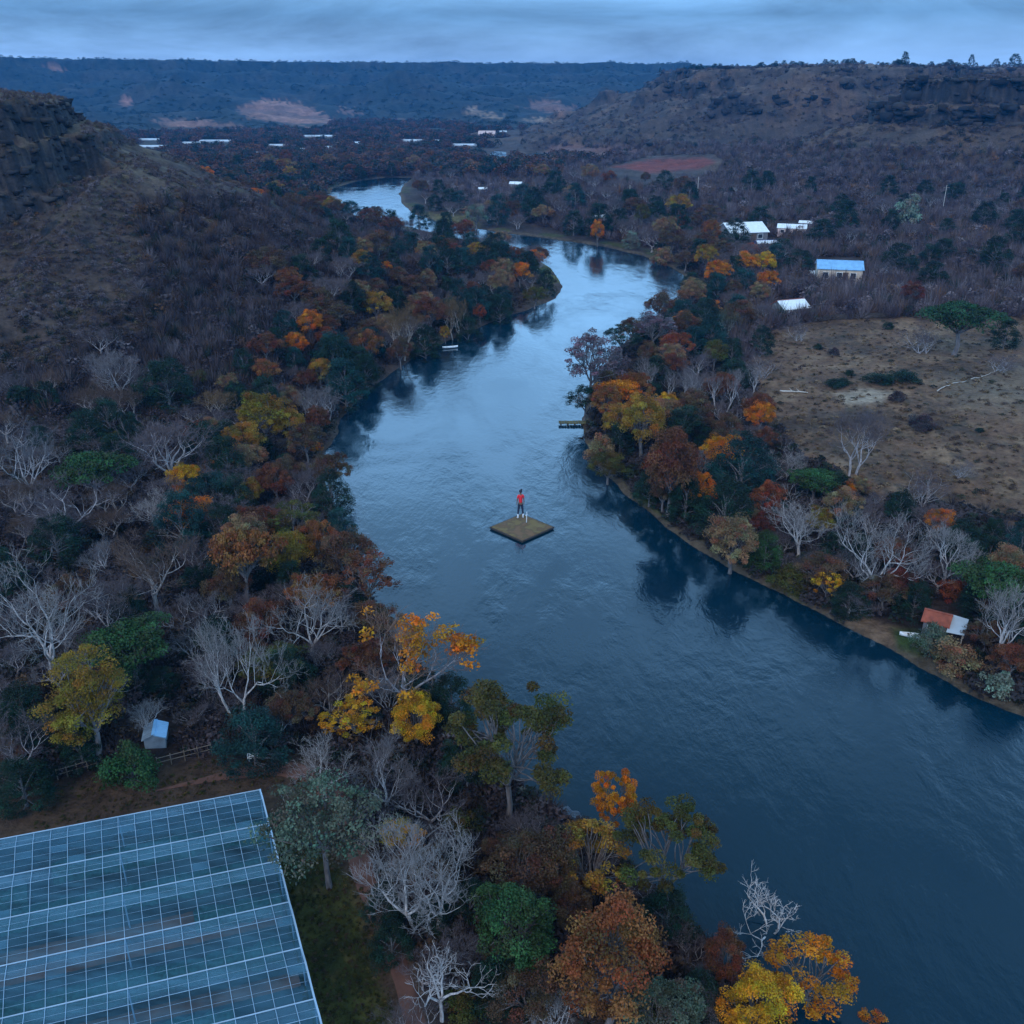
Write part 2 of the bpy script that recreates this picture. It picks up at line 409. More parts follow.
# ---- leafy trees
def leafy_proto(kind, seed, shape='round', nclump=60, cr=.13, nleaf=85, size=.017, h=1.2, trunk_r=.035, gap=0.0):
    random.seed(seed); rng = np.random.default_rng(seed)
    cen = []; tries = 0
    while len(cen) < nclump and tries < 20000:
        tries += 1
        u = rng.normal(size=3); u /= np.linalg.norm(u)
        if shape == 'round':
            if u[2] < -.35: continue
            r = rng.uniform(.55, 1)**.5
            az = math.atan2(u[1], u[0]); k = 1 + .28*math.sin(az*2+seed) + .17*math.sin(az*5+seed*2)
            p = np.array([u[0]*.42*r*k, u[1]*.42*r*k, h*.62 + u[2]*h*.33*r*(1+.25*math.sin(az*3+seed*1.7))])
            if perlin(p[0]*4.2+seed*3.1, p[1]*4.2+p[2]*3.5) < -.12: continue
        elif shape == 'lumpy':
            lobes = [(0,0,h*.82,.3),(.2,.05,h*.62,.3),(-.22,.1,h*.58,.3),(.05,-.2,h*.45,.3),(-.1,.15,h*.75,.26),(.15,-.1,h*.35,.22)]
            l = lobes[rng.integers(6)]; r = l[3]*rng.uniform(.5, 1)**.5
            p = np.array([l[0]+u[0]*r, l[1]+u[1]*r, l[2]+u[2]*r*.8])
        elif shape == 'open':
            if u[2] < -.5: continue
            r = rng.uniform(.4, 1)**.6
            p = np.array([u[0]*.44*r, u[1]*.44*r, h*.6 + u[2]*h*.36*r])
            if perlin(p[0]*4+seed, p[1]*4+p[2]*3.3) < .04 + gap: continue
        elif shape == 'umb':
            r = math.sqrt(rng.random()); az = rng.uniform(0, 6.28)
            rim = 1+.15*math.sin(az*3+seed)+.1*math.sin(az*7)
            lay = rng.choice([0, 0, 0, -.16])
            p = np.array([math.cos(az)*r*.45*rim*(1 if lay == 0 else .8), math.sin(az)*r*.45*rim*(1 if lay == 0 else .8), h*(.86 + lay - .16*r*r) + rng.normal()*.012])
        elif shape == 'dense':
            r = rng.uniform(.6, 1)**.5; 
            z = rng.uniform(.08, 1); prof = math.sin(min(1, (z+.12))**.8*math.pi*.93)**.6
            az = rng.uniform(0, 6.28)
            k = .42*prof*r*(1+.2*math.sin(az*3+seed+z*3))
            p = np.array([math.cos(az)*k, math.sin(az)*k, z*h*.93])
        elif shape == 'shrub':
            if u[2] < 0: u[2] = -u[2]
            r = rng.uniform(.4, 1)**.5; az = math.atan2(u[1], u[0]); k = 1+.25*math.sin(az*3+seed)
            p = np.array([u[0]*.42*r*k, u[1]*.42*r*k, .06+u[2]*h*.85*r])
        elif shape == 'spiky':
            if u[2] < 0: u[2] = -u[2]
            p = u*np.array([.4, .4, .55])*rng.uniform(.3, 1); p[2] += .05
        mind = cr*(.62 if shape in ('open',) else .5)
        if any(np.linalg.norm((p-q)) < mind for q in cen) and tries < 12000: continue
        cen.append(p)
    cen = np.array(cen)
    rad = cr*rng.uniform(.5, 1.4, len(cen))
    V, Fq, C = leaves(cen, rad, nleaf, size, .55 if shape == 'umb' else .8, rng, fill=.35)
    crown = detach(np_mesh('crown', V, Fq, C, M_leaf, 4))
    tb = MB()
    top = cen[:, 2].max()
    if shape in ('shrub', 'spiky', 'dense'):
        tb.tube([(0,0,-.04), (.01,0,.1), (0,.01,.3 if shape != 'dense' else h*.7)], [trunk_r, trunk_r*.8, trunk_r*.2], 6)
        for i in rng.permutation(len(cen))[:14]:
            limb(tb, (0,0,.04 if shape != 'dense' else cen[i][2]*.6), cen[i], trunk_r*.45, .004, 4, 4)
    else:
        fork = Vector((rng.normal()*.02, rng.normal()*.02, h*(.3 if shape != 'umb' else .38)))
        tb.tube([(0,0,-.05), (0,0,0), tuple(fork*.5+Vector((rng.normal()*.02,0,0))), tuple(fork)], [trunk_r*1.5, trunk_r*1.15, trunk_r*.9, trunk_r*.8], 7)
        nm = 5; idx = []
        az = np.arctan2(cen[:, 1], cen[:, 0])
        for j in range(nm):
            a = -math.pi + (j+.5)*2*math.pi/nm
            g = [i for i in range(len(cen)) if abs((az[i]-a+math.pi) % (2*math.pi)-math.pi) < math.pi/nm]
            if not g: continue
            m = cen[g].mean(0)
            mp = Vector(fork).lerp(Vector(m), .62) if shape != 'umb' else Vector((m[0]*.7, m[1]*.7, m[2]*.78))
            pts = limb(tb, fork, mp, trunk_r*.6, trunk_r*.32, 5, 6, jit=.07, up=.1)
            for i in g[:12]:
                st = pts[random.randint(2, len(pts)-1)]
                limb(tb, st, cen[i], trunk_r*.26, .004, 4, 4, jit=.06, up=.2)
    trunk = detach(tb.build('trunk', M_bark, smooth=True))
    ob = [trunk, crown]
    PROTO.setdefault(kind, []).append((ob, norm_meshes(ob)))
for s in range(4): leafy_proto('round', 200+s, 'round', 80, .115, 190, .0125, h=1.1)
for s in range(2): leafy_proto('lumpy', 210+s, 'lumpy', 110, .10, 170, .011, h=1.5)
for s in range(4): leafy_proto('open', 220+s, 'open', 70, .08, 85, .014, h=1.35, trunk_r=.026)
for s in range(2): leafy_proto('clumpy', 225+s, 'open', 90, .068, 220, .0105, h=1.3, trunk_r=.022)
for s in range(3): leafy_proto('umb', 230+s, 'umb', 80, .10, 85, .016, h=.85, trunk_r=.03)
for s in range(3): leafy_proto('dense', 240+s, 'dense', 90, .125, 150, .013, h=1.2)
for s in range(3): leafy_proto('shrub', 250+s, 'shrub', 50, .14, 110, .019, h=.62)
leafy_proto('airy', 270, 'umb', 85, .10, 95, .0115, h=.8, trunk_r=.022)
leafy_proto('spiky', 260, 'spiky', 40, .13, 70, .03, h=.8)
random.seed(77)

# ------------------------------------------------------------------ colours (albedo)
C_ = dict(
 orange=(.50,.150,.012), bright=(.56,.20,.012), yellow=(.54,.28,.015), ochre=(.30,.165,.025), mustard=(.22,.14,.018), rust=(.15,.055,.026),
 red=(.24,.066,.026), redbrown=(.13,.040,.026), olive=(.088,.078,.018), green=(.040,.090,.030), dark=(.014,.036,.022), teal=(.014,.050,.045),
 tan=(.24,.15,.075), brown=(.115,.066,.036), greygreen=(.10,.125,.085), pale=(.17,.20,.15), mauve=(.17,.125,.145), blue=(.03,.08,.10),
 white=(.42,.375,.365), grey=(.27,.24,.25), brownt=(.20,.125,.095), orangt=(.24,.095,.03), dimt=(.21,.165,.175), darkt=(.06,.042,.045))
NAME = dict(bare='bare_tree', bare2='bare_tree', fan='bare_tree', bent='bare_tree', thin='bare_tree', low='bare_shrub', part='half_bare_tree',
            round='autumn_tree', lumpy='autumn_tree', open='open_crowned_tree', clumpy='open_crowned_tree', umb='umbrella_tree', airy='spreading_tree', dense='evergreen_tree', shrub='shrub', spiky='shrub')
GREENS = ('green', 'dark', 'teal', 'greygreen', 'olive', 'pale', 'blue')
NATK = dict(bare=.95, bare2=1.05, fan=.8, bent=1.0, thin=1.5, low=.6, part=.85, round=1.0, lumpy=1.5, open=1.3, clumpy=1.3, umb=.8, airy=.85, dense=1.15, shrub=.6, spiky=.9)
CFR = dict(bare=.62, bare2=.62, fan=.66, bent=.65, thin=.6, low=.45, part=.64, round=.62, lumpy=.58, open=.62, clumpy=.62, umb=.80, airy=.78, dense=.5, shrub=.4, spiky=.4)
PLACED = []
def put_tree(kind, x, y, z, w, h, col, label=None, group=None, bark=None, vi=None, rz=None):
    ob, nat = PROTO[kind][vi if vi is not None else random.randrange(len(PROTO[kind]))]
    c = C_[col] if isinstance(col, str) else col
    nm = NAME[kind]
    if nm == 'autumn_tree' and col in GREENS: nm = 'green_tree'
    root = empty(nm, (x, y, z), random.uniform(0, 6.28) if rz is None else rz, (w, w, h))
    names = ['trunk', 'crown', 'leaves']
    jit = 1+random.uniform(-.07, .07)
    for i, me in enumerate(ob):
        o = bpy.data.objects.new(names[i], me); COL.objects.link(o); o.parent = root
        if i == 0:
            if kind in ('bare', 'bare2', 'fan', 'bent', 'thin', 'low'):
                b = bark or tuple(v*.55+.45*v2 for v, v2 in zip(c, (.60, .55, .54)))
            else: b = bark or ((.16,.14,.14) if kind != 'part' else (.36,.33,.35))
            o.color = (*b, 1)
        elif i == 1:
            cc = c if kind != 'part' else tuple(v*.8 for v in C_['brownt'])
            if kind in ('bare', 'bare2', 'fan', 'thin', 'low', 'bent'): cc = tuple(v*(.52 if kind != 'bent' else .9) for v in c)
            o.color = tuple(v*jit for v in cc) + (1,)
        else: o.color = (*c, 1)
    cat = {'bare_tree':'tree','bare_shrub':'shrub','half_bare_tree':'tree','autumn_tree':'tree','green_tree':'tree','open_crowned_tree':'tree','umbrella_tree':'tree','spreading_tree':'tree','evergreen_tree':'tree','shrub':'shrub'}[nm]
    tag(root, label, cat, group)
    PLACED.append((x, y, w/2))
    return root
def tree(kind, cx, cy, wpx, col, label, k=None, bark=None, vi=None, rz=None, group=None):
    k = (k or NATK[kind])*(1.18 if kind == 'round' else 1); cf = CFR[kind]
    r = hit(cx, cy, lambda t: cf*k*wpx*t/F)
    if r is None: print('MISS', kind, cx, cy); return
    x, y, z, t = r; w = wpx*t/F; h = k*w
    return put_tree(kind, x, y, z-.03, w, h, col, label, group, bark, vi, rz)

# ================================================================== THE GROUND
def build_ground():
    a_in = np.radians(np.linspace(-41, 41, 640))
    a_out = np.radians(np.linspace(41, 319, 80))[1:-1]
    ang = np.concatenate([a_in, a_out]); na = len(ang)
    rad = np.concatenate([np.linspace(1, 14, 8), np.geomspace(14.6, 5200, 860)]); nr = len(rad)
    A, R = np.meshgrid(ang, rad)
    X = (np.sin(A)*R).ravel(); Y = (np.cos(A)*R).ravel()
    Z, which, d = height(X, Y, True)
    Z = Z*sstep(5, 14, np.hypot(X, Y)) + np.where(d > 0, 0, 0)
    px, py = project(X, Y, Z)
    # slope
    Zg = Z.reshape(nr, na); Xg = X.reshape(nr, na); Yg = Y.reshape(nr, na)
    dzr = np.gradient(Zg, axis=0)/np.maximum(np.gradient(R, axis=0), 1e-6)
    dth = np.hypot(np.gradient(Xg, axis=1), np.gradient(Yg, axis=1))
    dzt = np.gradient(Zg, axis=1)/np.maximum(dth, 1e-6)
    sl = np.hypot(dzr, dzt).ravel()
    rr = np.hypot(X, Y); sc = 1
    c = np.zeros((len(X), 3))
    def lay(mask, col):
        nonlocal c
        m = np.clip(mask, 0, 1)[:, None]; c = c*(1-m)+np.array(col)*m
    c[:] = (.045, .032, .028)
    n1 = fbm(X, Y, 14, 5, 61); n2 = fbm(X, Y, 4, 4, 62); n3 = fbm(X, Y, 60, 4, 63); n4 = fbm(X, Y, 1.5, 3, 64)
    lay(sstep(-.1, .5, n1)*.6, (.075, .052, .042))
    # hills
    hill = (which > 0)
    lay(hill*1.0, (.068, .048, .040)); lay(hill*sstep(.1, .6, n1)*.5, (.11, .078, .056)); lay(hill*sstep(.05, .5, n2)*.45, (.05, .04, .04))
    lay(hill*sstep(.2, .6, n3+.4*n2)*.5, (.05, .055, .035))
    right = hill & (which >= 2) & (which <= 3)
    lay(right*.5, (.06, .05, .045))
    lay(right*sstep(.12, .45, n3+.2*n1)*.5, (.13, .075, .05))
    # near right dry field
    def ipoly(pts, soft=14, wob=10):
        s = -sdist(px + wob*n1, py + wob*.4*n2, pts); return sstep(-soft*.5, soft*.5, s)
    fieldp = ipoly([(745,345),(770,330),(830,322),(900,320),(1100,316),(1100,560),(1000,520),(930,500),(870,500),(800,455),(765,420),(755,390)])*(which == 0)
    fld = np.where(n2 > 0, 1, .85)
    lay(fieldp, (.145, .082, .050)); lay(fieldp*sstep(0, .5, n2+.5*n1)*.8, (.20, .125, .075)); lay(fieldp*sstep(.05, .5, -n1+.4*n4)*.7, (.052, .038, .030))
    lay(fieldp*sstep(.25, .5, n4)*.5, (.055, .045, .03))
    lay(ipoly([(835,395),(860,388),(895,392),(880,402),(845,406)], 8, 6), (.29, .225, .165))
    lay(ipoly([(925,380),(1000,366),(1060,362),(1060,410),(960,405)], 20, 14)*.55, (.15, .115, .08))
    lay(ipoly([(880,232),(930,222),(1060,215),(1060,250),(940,262),(885,250)], 10, 8)*.7, (.17, .095, .062))
    lay(ipoly([(612,167),(655,159),(706,158),(716,162),(696,169),(650,173)], 4, 5), (.16, .042, .030))
    lay(ipoly([(548,143),(640,148),(640,158),(548,160)], 4, 3)*.8, (.15, .085, .075))
    # rock
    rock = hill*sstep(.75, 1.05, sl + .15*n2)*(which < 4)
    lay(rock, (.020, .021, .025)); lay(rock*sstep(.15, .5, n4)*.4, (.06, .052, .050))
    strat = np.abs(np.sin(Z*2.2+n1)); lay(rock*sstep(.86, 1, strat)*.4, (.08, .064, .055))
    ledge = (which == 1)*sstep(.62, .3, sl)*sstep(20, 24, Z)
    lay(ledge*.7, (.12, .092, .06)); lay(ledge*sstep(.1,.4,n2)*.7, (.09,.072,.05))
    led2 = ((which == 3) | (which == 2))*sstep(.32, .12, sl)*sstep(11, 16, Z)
    lay(led2*.8, (.145, .10, .07))
    # far plateau
    far = which == 4
    nf = fbm(X, Y, 180, 5, 71); nf2 = fbm(X, Y, 60, 4, 72)
    lay(far*1.0, (.022, .030, .028)); lay(far*sstep(0, .5, nf2)*.5, (.05, .048, .042)); lay(far*sstep(.8, 1.3, sl)*.7, (.03, .033, .032))
    fields = [[(237,108),(265,100),(302,104),(330,118),(372,130),(368,135),(330,133),(290,124),(245,118)],
              [(148,120),(205,119),(260,131),(225,134),(190,133)], [(120,98),(132,98),(133,104),(122,107)], [(45,66),(72,67),(66,71),(48,71)],
              [(523,105),(545,99),(576,108),(566,114),(535,110)], [(520,120),(550,118),(562,121),(540,123)], [(470,108),(505,117),(500,120),(465,112)], [(338,106),(360,112),(352,115),(335,110)]]
    fieldv = rr > 700
    for i, f in enumerate(fields): lay(ipoly(f, 2.5, 9)*fieldv*(.55+.45*sstep(-.3, .3, nf2+nf)), (.25, .135, .10) if i not in (5, 6) else (.30, .20, .13))
    val = (which == 0)*sstep(420, 520, rr); lay(val, (.05, .045, .035)); lay(val*sstep(.1, .4, n3)*.8, (.11, .075, .055))
    # banks
    bank = (which == 0)*(d > 0)*sstep(2.0, .4, d + n2*1.2)*sstep(700, 400, rr); lay(bank, (.10, .075, .052))
    bg = (which == 0)*sstep(.4, 1.6, d)*sstep(5.5, 3, d)*sstep(.05, .3, n1+.3*n2)*sstep(600, 300, rr); lay(bg*.9, (.055, .062, .020))
    for f, col in [([(535,268),(552,262),(563,280),(562,292),(548,300),(538,296)], (.12,.115,.035)), ([(845,622),(862,616),(905,630),(890,648),(868,640)], (.20,.125,.08)),
                   ([(618,468),(650,476),(690,510),(670,520),(640,500)], (.065,.085,.022)), ([(770,575),(800,578),(830,600),(800,600)], (.045,.07,.02)),
                   ([(890,628),(930,632),(950,645),(920,656),(895,648)], (.045,.07,.02)), ([(423,214),(470,216),(478,224),(440,221)], (.14,.115,.04))]:
        lay(ipoly(f, 10, 6)*(which == 0), col)
    # yard by the glasshouse
    lay(ipoly([(-20,800),(60,785),(160,765),(300,755),(345,790),(360,850),(420,960),(440,1100),(-20,1100)], 16, 12), (.085, .052, .034))
    lawn = ipoly([(262,850),(318,835),(352,880),(372,940),(392,1010),(400,1100),(300,1100),(280,900)], 18, 14)
    lay(lawn, (.042, .047, .012)); lay(lawn*sstep(.1, .5, n2)*.7, (.075, .07, .018)); lay(lawn*sstep(.3, .55, n4)*.6, (.12, .085, .03))
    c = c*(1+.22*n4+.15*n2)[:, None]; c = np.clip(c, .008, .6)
    quads = []
    i = np.arange(nr-1)[:, None]; j = np.arange(na)[None, :]; j2 = (j+1) % na
    Q = np.stack([i*na+j+0*j2, (i)*na+j2, (i+1)*na+j2, (i+1)*na+j], -1).reshape(-1, 4)[:, ::-1]
    V = np.stack([X, Y, Z], 1)
    wq = which[Q[:, 0]]
    m, nt, b = mat('ground')
    at = N(nt, 'ShaderNodeAttribute', attribute_name='Col'); tc = N(nt, 'ShaderNodeTexCoord')
    na1 = N(nt, 'ShaderNodeTexNoise'); na1.inputs['Scale'].default_value = 1.6; na1.inputs['Detail'].default_value = 8; na1.inputs['Roughness'].default_value = .7
    na2 = N(nt, 'ShaderNodeTexNoise'); na2.inputs['Scale'].default_value = .12; na2.inputs['Detail'].default_value = 9; na2.inputs['Roughness'].default_value = .72
    nt.links.new(tc.outputs['Object'], na1.inputs['Vector']); nt.links.new(tc.outputs['Object'], na2.inputs['Vector'])
    ad = N(nt, 'ShaderNodeMath', operation='ADD'); nt.links.new(na1.outputs['Fac'], ad.inputs[0]); nt.links.new(na2.outputs['Fac'], ad.inputs[1])
    mr = N(nt, 'ShaderNodeMapRange'); mr.inputs['From Min'].default_value = .75; mr.inputs['From Max'].default_value = 1.25; mr.inputs['To Min'].default_value = .4; mr.inputs['To Max'].default_value = 1.6
    nt.links.new(ad.outputs[0], mr.inputs['Value'])
    vs = N(nt, 'ShaderNodeVectorMath', operation='SCALE'); nt.links.new(at.outputs['Color'], vs.inputs[0]); nt.links.new(mr.outputs['Result'], vs.inputs['Scale'])
    nt.links.new(vs.outputs[0], b.inputs['Base Color']); b.inputs['Roughness'].default_value = .95; b.inputs['Specular IOR Level'].default_value = .15
    bp = N(nt, 'ShaderNodeBump'); bp.inputs['Strength'].default_value = .9; bp.inputs['Distance'].default_value = .35
    nt.links.new(ad.outputs[0], bp.inputs['Height']); nt.links.new(bp.outputs[0], b.inputs['Normal'])
    names = {0: ('ground', 'dark leaf-littered valley floor with dry brown field'), 1: ('hill', 'brushy hill with dark rock cliff at the left edge'),
             2: ('hill', 'long dark flat-topped hill on the right skyline'), 3: ('hill', 'nearer rocky spur of the right hill'), 4: ('distant_plateau', 'blue hazy plateau across the far valley')}
    for w, (nm, lb) in names.items():
        q = Q[wq == w]
        if len(q) == 0: continue
        used, inv = np.unique(q, return_inverse=True)
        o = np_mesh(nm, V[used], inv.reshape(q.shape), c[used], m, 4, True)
        tag(o, lb, None, None, 'structure')
    return
build_ground()

# ------------------------------------------------------------------ water
def build_water():
    m, nt, b = mat('river water')
    tc = N(nt, 'ShaderNodeTexCoord')
    def noise(scale, sc3, det=4, rough=.55, dist=0):
        mp = N(nt, 'ShaderNodeMapping'); mp.inputs['Scale'].default_value = sc3; mp.inputs['Rotation'].default_value = (0, 0, .35)
        n = N(nt, 'ShaderNodeTexNoise'); n.inputs['Scale'].default_value = scale; n.inputs['Detail'].default_value = det; n.inputs['Roughness'].default_value = rough; n.inputs['Distortion'].default_value = dist
        nt.links.new(tc.outputs['Object'], mp.inputs[0]); nt.links.new(mp.outputs[0], n.inputs['Vector']); return n
    fine = noise(2.4, (1, .6, 1), 4); mid = noise(.55, (1, .5, 1), 5, .6, .25); big = noise(.05, (1.3, .7, 1), 4, .6, 1.5)
    # smooth slicks and rougher patches
    rmp = N(nt, 'ShaderNodeMapRange'); rmp.inputs['From Min'].default_value = .4; rmp.inputs['From Max'].default_value = .62; rmp.inputs['To Min'].default_value = .05; rmp.inputs['To Max'].default_value = .17
    nt.links.new(big.outputs['Fac'], rmp.inputs['Value']); nt.links.new(rmp.outputs[0], b.inputs['Roughness'])
    st = N(nt, 'ShaderNodeMapRange'); st.inputs['From Min'].default_value = .42; st.inputs['From Max'].default_value = .6; st.inputs['To Min'].default_value = .08; st.inputs['To Max'].default_value = 1.0
    nt.links.new(big.outputs['Fac'], st.inputs['Value'])
    b1 = N(nt, 'ShaderNodeBump'); b1.inputs['Distance'].default_value = .16
    nt.links.new(mid.outputs['Fac'], b1.inputs['Height']); nt.links.new(st.outputs[0], b1.inputs['Strength'])
    b2 = N(nt, 'ShaderNodeBump'); b2.inputs['Distance'].default_value = .020; b2.inputs['Strength'].default_value = .55
    nt.links.new(fine.outputs['Fac'], b2.inputs['Height']); nt.links.new(b1.outputs[0], b2.inputs['Normal']); nt.links.new(b2.outputs[0], b.inputs['Normal'])
    b.inputs['Base Color'].default_value = (.0015, .020, .036, 1); b.inputs['IOR'].default_value = 1.35; b.inputs['Specular IOR Level'].default_value = .5
    def sheet(poly, nm, label):
        x = [p[0] for p in poly]; y = [p[1] for p in poly]
        mb = MB()
        x0, x1, y0, y1 = min(x)-6, max(x)+6, min(y)-6, max(y)+6
        mb.add([(x0,y0,0),(x1,y0,0),(x1,y1,0),(x0,y1,0)], [(0,1,2,3)])
        tag(mb.build(nm, m), label, None, None, 'structure')
    sheet(river, 'water', 'wide slow blue river winding up the valley')
    return m, sheet
M_water, sheet = build_water()
for pnd in (pond_a, pond_b): sheet(pnd, 'water', 'pale glimpse of the far river among trees')

# ------------------------------------------------------------------ world and light
w = bpy.data.worlds.new("World"); scene.world = w; w.use_nodes = True
nt = w.node_tree; nt.nodes.clear()
out = nt.nodes.new('ShaderNodeOutputWorld'); sky = nt.nodes.new('ShaderNodeTexSky'); sky.sky_type = 'NISHITA'; sky.sun_disc = False
SUN_EL, SUN_ROT = math.radians(9), math.radians(200)
sky.sun_elevation = SUN_EL; sky.sun_rotation = SUN_ROT; sky.altitude = 300; sky.air_density = 1.4; sky.dust_density = 1.5; sky.ozone_density = 3
tc = nt.nodes.new('ShaderNodeTexCoord'); sep = nt.nodes.new('ShaderNodeSeparateXYZ'); nt.links.new(tc.outputs['Generated'], sep.inputs[0])
mp = nt.nodes.new('ShaderNodeMapping'); mp.inputs['Scale'].default_value = (1.3, 1.3, 6.5); nt.links.new(tc.outputs['Generated'], mp.inputs[0])
nz = nt.nodes.new('ShaderNodeTexNoise'); nz.inputs['Scale'].default_value = 2.6; nz.inputs['Detail'].default_value = 9; nz.inputs['Roughness'].default_value = .6; nz.inputs['Distortion'].default_value = .4
nt.links.new(mp.outputs[0], nz.inputs['Vector'])
ramp = nt.nodes.new('ShaderNodeValToRGB'); nt.links.new(sep.outputs['Z'], ramp.inputs[0])
e = ramp.color_ramp.elements
e[0].position = 0; e[0].color = (.32, .52, .82, 1); e[1].position = 1; e[1].color = (.25, .30, .36, 1)
for p, c in ((.022, (.27, .48, .80, 1)), (.06, (.15, .35, .65, 1)), (.13, (.52, 1.06, 1.82, 1)), (.26, (1.0, 2.1, 3.6, 1)), (.46, (.80, 1.62, 2.72, 1)), (.66, (.34, .68, 1.06, 1))):
    q = e.new(p); q.color = c
mr = nt.nodes.new('ShaderNodeMapRange'); mr.inputs['From Min'].default_value = .35; mr.inputs['From Max'].default_value = .65; mr.inputs['To Min'].default_value = .64; mr.inputs['To Max'].default_value = 1.36
nt.links.new(nz.outputs['Fac'], mr.inputs['Value'])
vm = nt.nodes.new('ShaderNodeVectorMath'); vm.operation = 'SCALE'; nt.links.new(ramp.outputs[0], vm.inputs[0]); nt.links.new(mr.outputs[0], vm.inputs['Scale'])
bg1 = nt.nodes.new('ShaderNodeBackground'); bg1.inputs['Strength'].default_value = .05; nt.links.new(sky.outputs[0], bg1.inputs[0])
bg2 = nt.nodes.new('ShaderNodeBackground'); bg2.inputs['Strength'].default_value = 1.0; nt.links.new(vm.outputs[0], bg2.inputs[0])
mx = nt.nodes.new('ShaderNodeMixShader'); mx.inputs[0].default_value = .88
nt.links.new(bg1.outputs[0], mx.inputs[1]); nt.links.new(bg2.outputs[0], mx.inputs[2]); nt.links.new(mx.outputs[0], out.inputs['Surface'])
sd = bpy.data.lights.new('sun', 'SUN'); sd.energy = 1.1; sd.angle = math.radians(25); sd.color = (1, .84, .69)
so = bpy.data.objects.new('sun', sd); COL.objects.link(so)
el = math.radians(38)
so.rotation_euler = Euler((math.pi/2-el, 0, math.pi - SUN_ROT), 'XYZ')

# ------------------------------------------------------------------ haze
hz = MB(); hz.box((0, 1500, -3), (15000, 12000, 3+86))
hm, hnt, hb = mat('haze air'); hnt.nodes.remove(hb)
pv = hnt.nodes.new('ShaderNodeVolumePrincipled'); pv.inputs['Density'].default_value = .00015; pv.inputs['Color'].default_value = (.03, .42, 1.0, 1); pv.inputs['Anisotropy'].default_value = .1
hnt.links.new(pv.outputs[0], hnt.nodes['Material Output'].inputs['Volume'])
tag(hz.build('haze', hm), 'blue dusk haze filling the valley air', None, None, 'stuff')

vs_ = scene.view_settings; vs_.view_transform = 'Standard'; vs_.look = 'None'; vs_.gamma = 1; vs_.exposure = .14
cy = scene.cycles if hasattr(scene, 'cycles') else None
scene.render.engine = 'CYCLES'
scene.cycles.use_denoising = True; scene.cycles.max_bounces = 5; scene.cycles.diffuse_bounces = 2; scene.cycles.glossy_bounces = 2
scene.cycles.transmission_bounces = 3; scene.cycles.transparent_max_bounces = 6; scene.cycles.volume_bounces = 0; scene.cycles.caustics_reflective = False; scene.cycles.caustics_refractive = False
#TREES
# ================================================================== BUILT THINGS
STRUCT_PX = [[(484,149),(512,149),(512,163),(484,165)],[(520,150),(552,150),(552,163),(520,164)]]      # picture areas kept free of brush so that the roofs show
M_white = plain('white painted sheet', (.80,.82,.84), .5, .08, 1.5)
M_plast = plain('weathered greenhouse plastic', (.42,.47,.52), .6, .3, .2)
M_bluer = plain('blue roofing sheet', (.20,.42,.66), .4, .15, 1.2)
M_tin = plain('grey tin sheet', (.20,.25,.30), .45, .3, 1.5)
M_navy = plain('navy sheet', (.06,.09,.28), .5, .2, 1)
M_pinkw = plain('pale pink render', (.62,.45,.42), .8, .15, 1)
M_cream = plain('cream render', (.55,.42,.32), .85, .2, .8)
M_greyw = plain('grey board wall', (.16,.15,.16), .85, .3, 2)
M_redr = plain('rusty red roofing', (.27,.06,.03), .7, .3, 2)
M_wood = plain('weathered timber', (.17,.13,.10), .9, .35, 3)
M_darkw = plain('dark timber', (.045,.035,.03), .9, .35, 3)
M_glassd = plain('dark window glass', (.03,.035,.045), .15, .1, 1)
M_door = plain('brown door', (.10,.05,.03), .7, .2, 2)
M_galv = plain('pale galvanised bar', (.36,.48,.60), .4, .12, .8, .2)
M_pale = plain('bleached log', (.42,.38,.34), .9, .25, 3)
def px_h(x, y, z, py_top):
    tt = (512-py_top)/F
    w = y*(tt*cP - sP)/(cP + tt*sP); return w + H - z
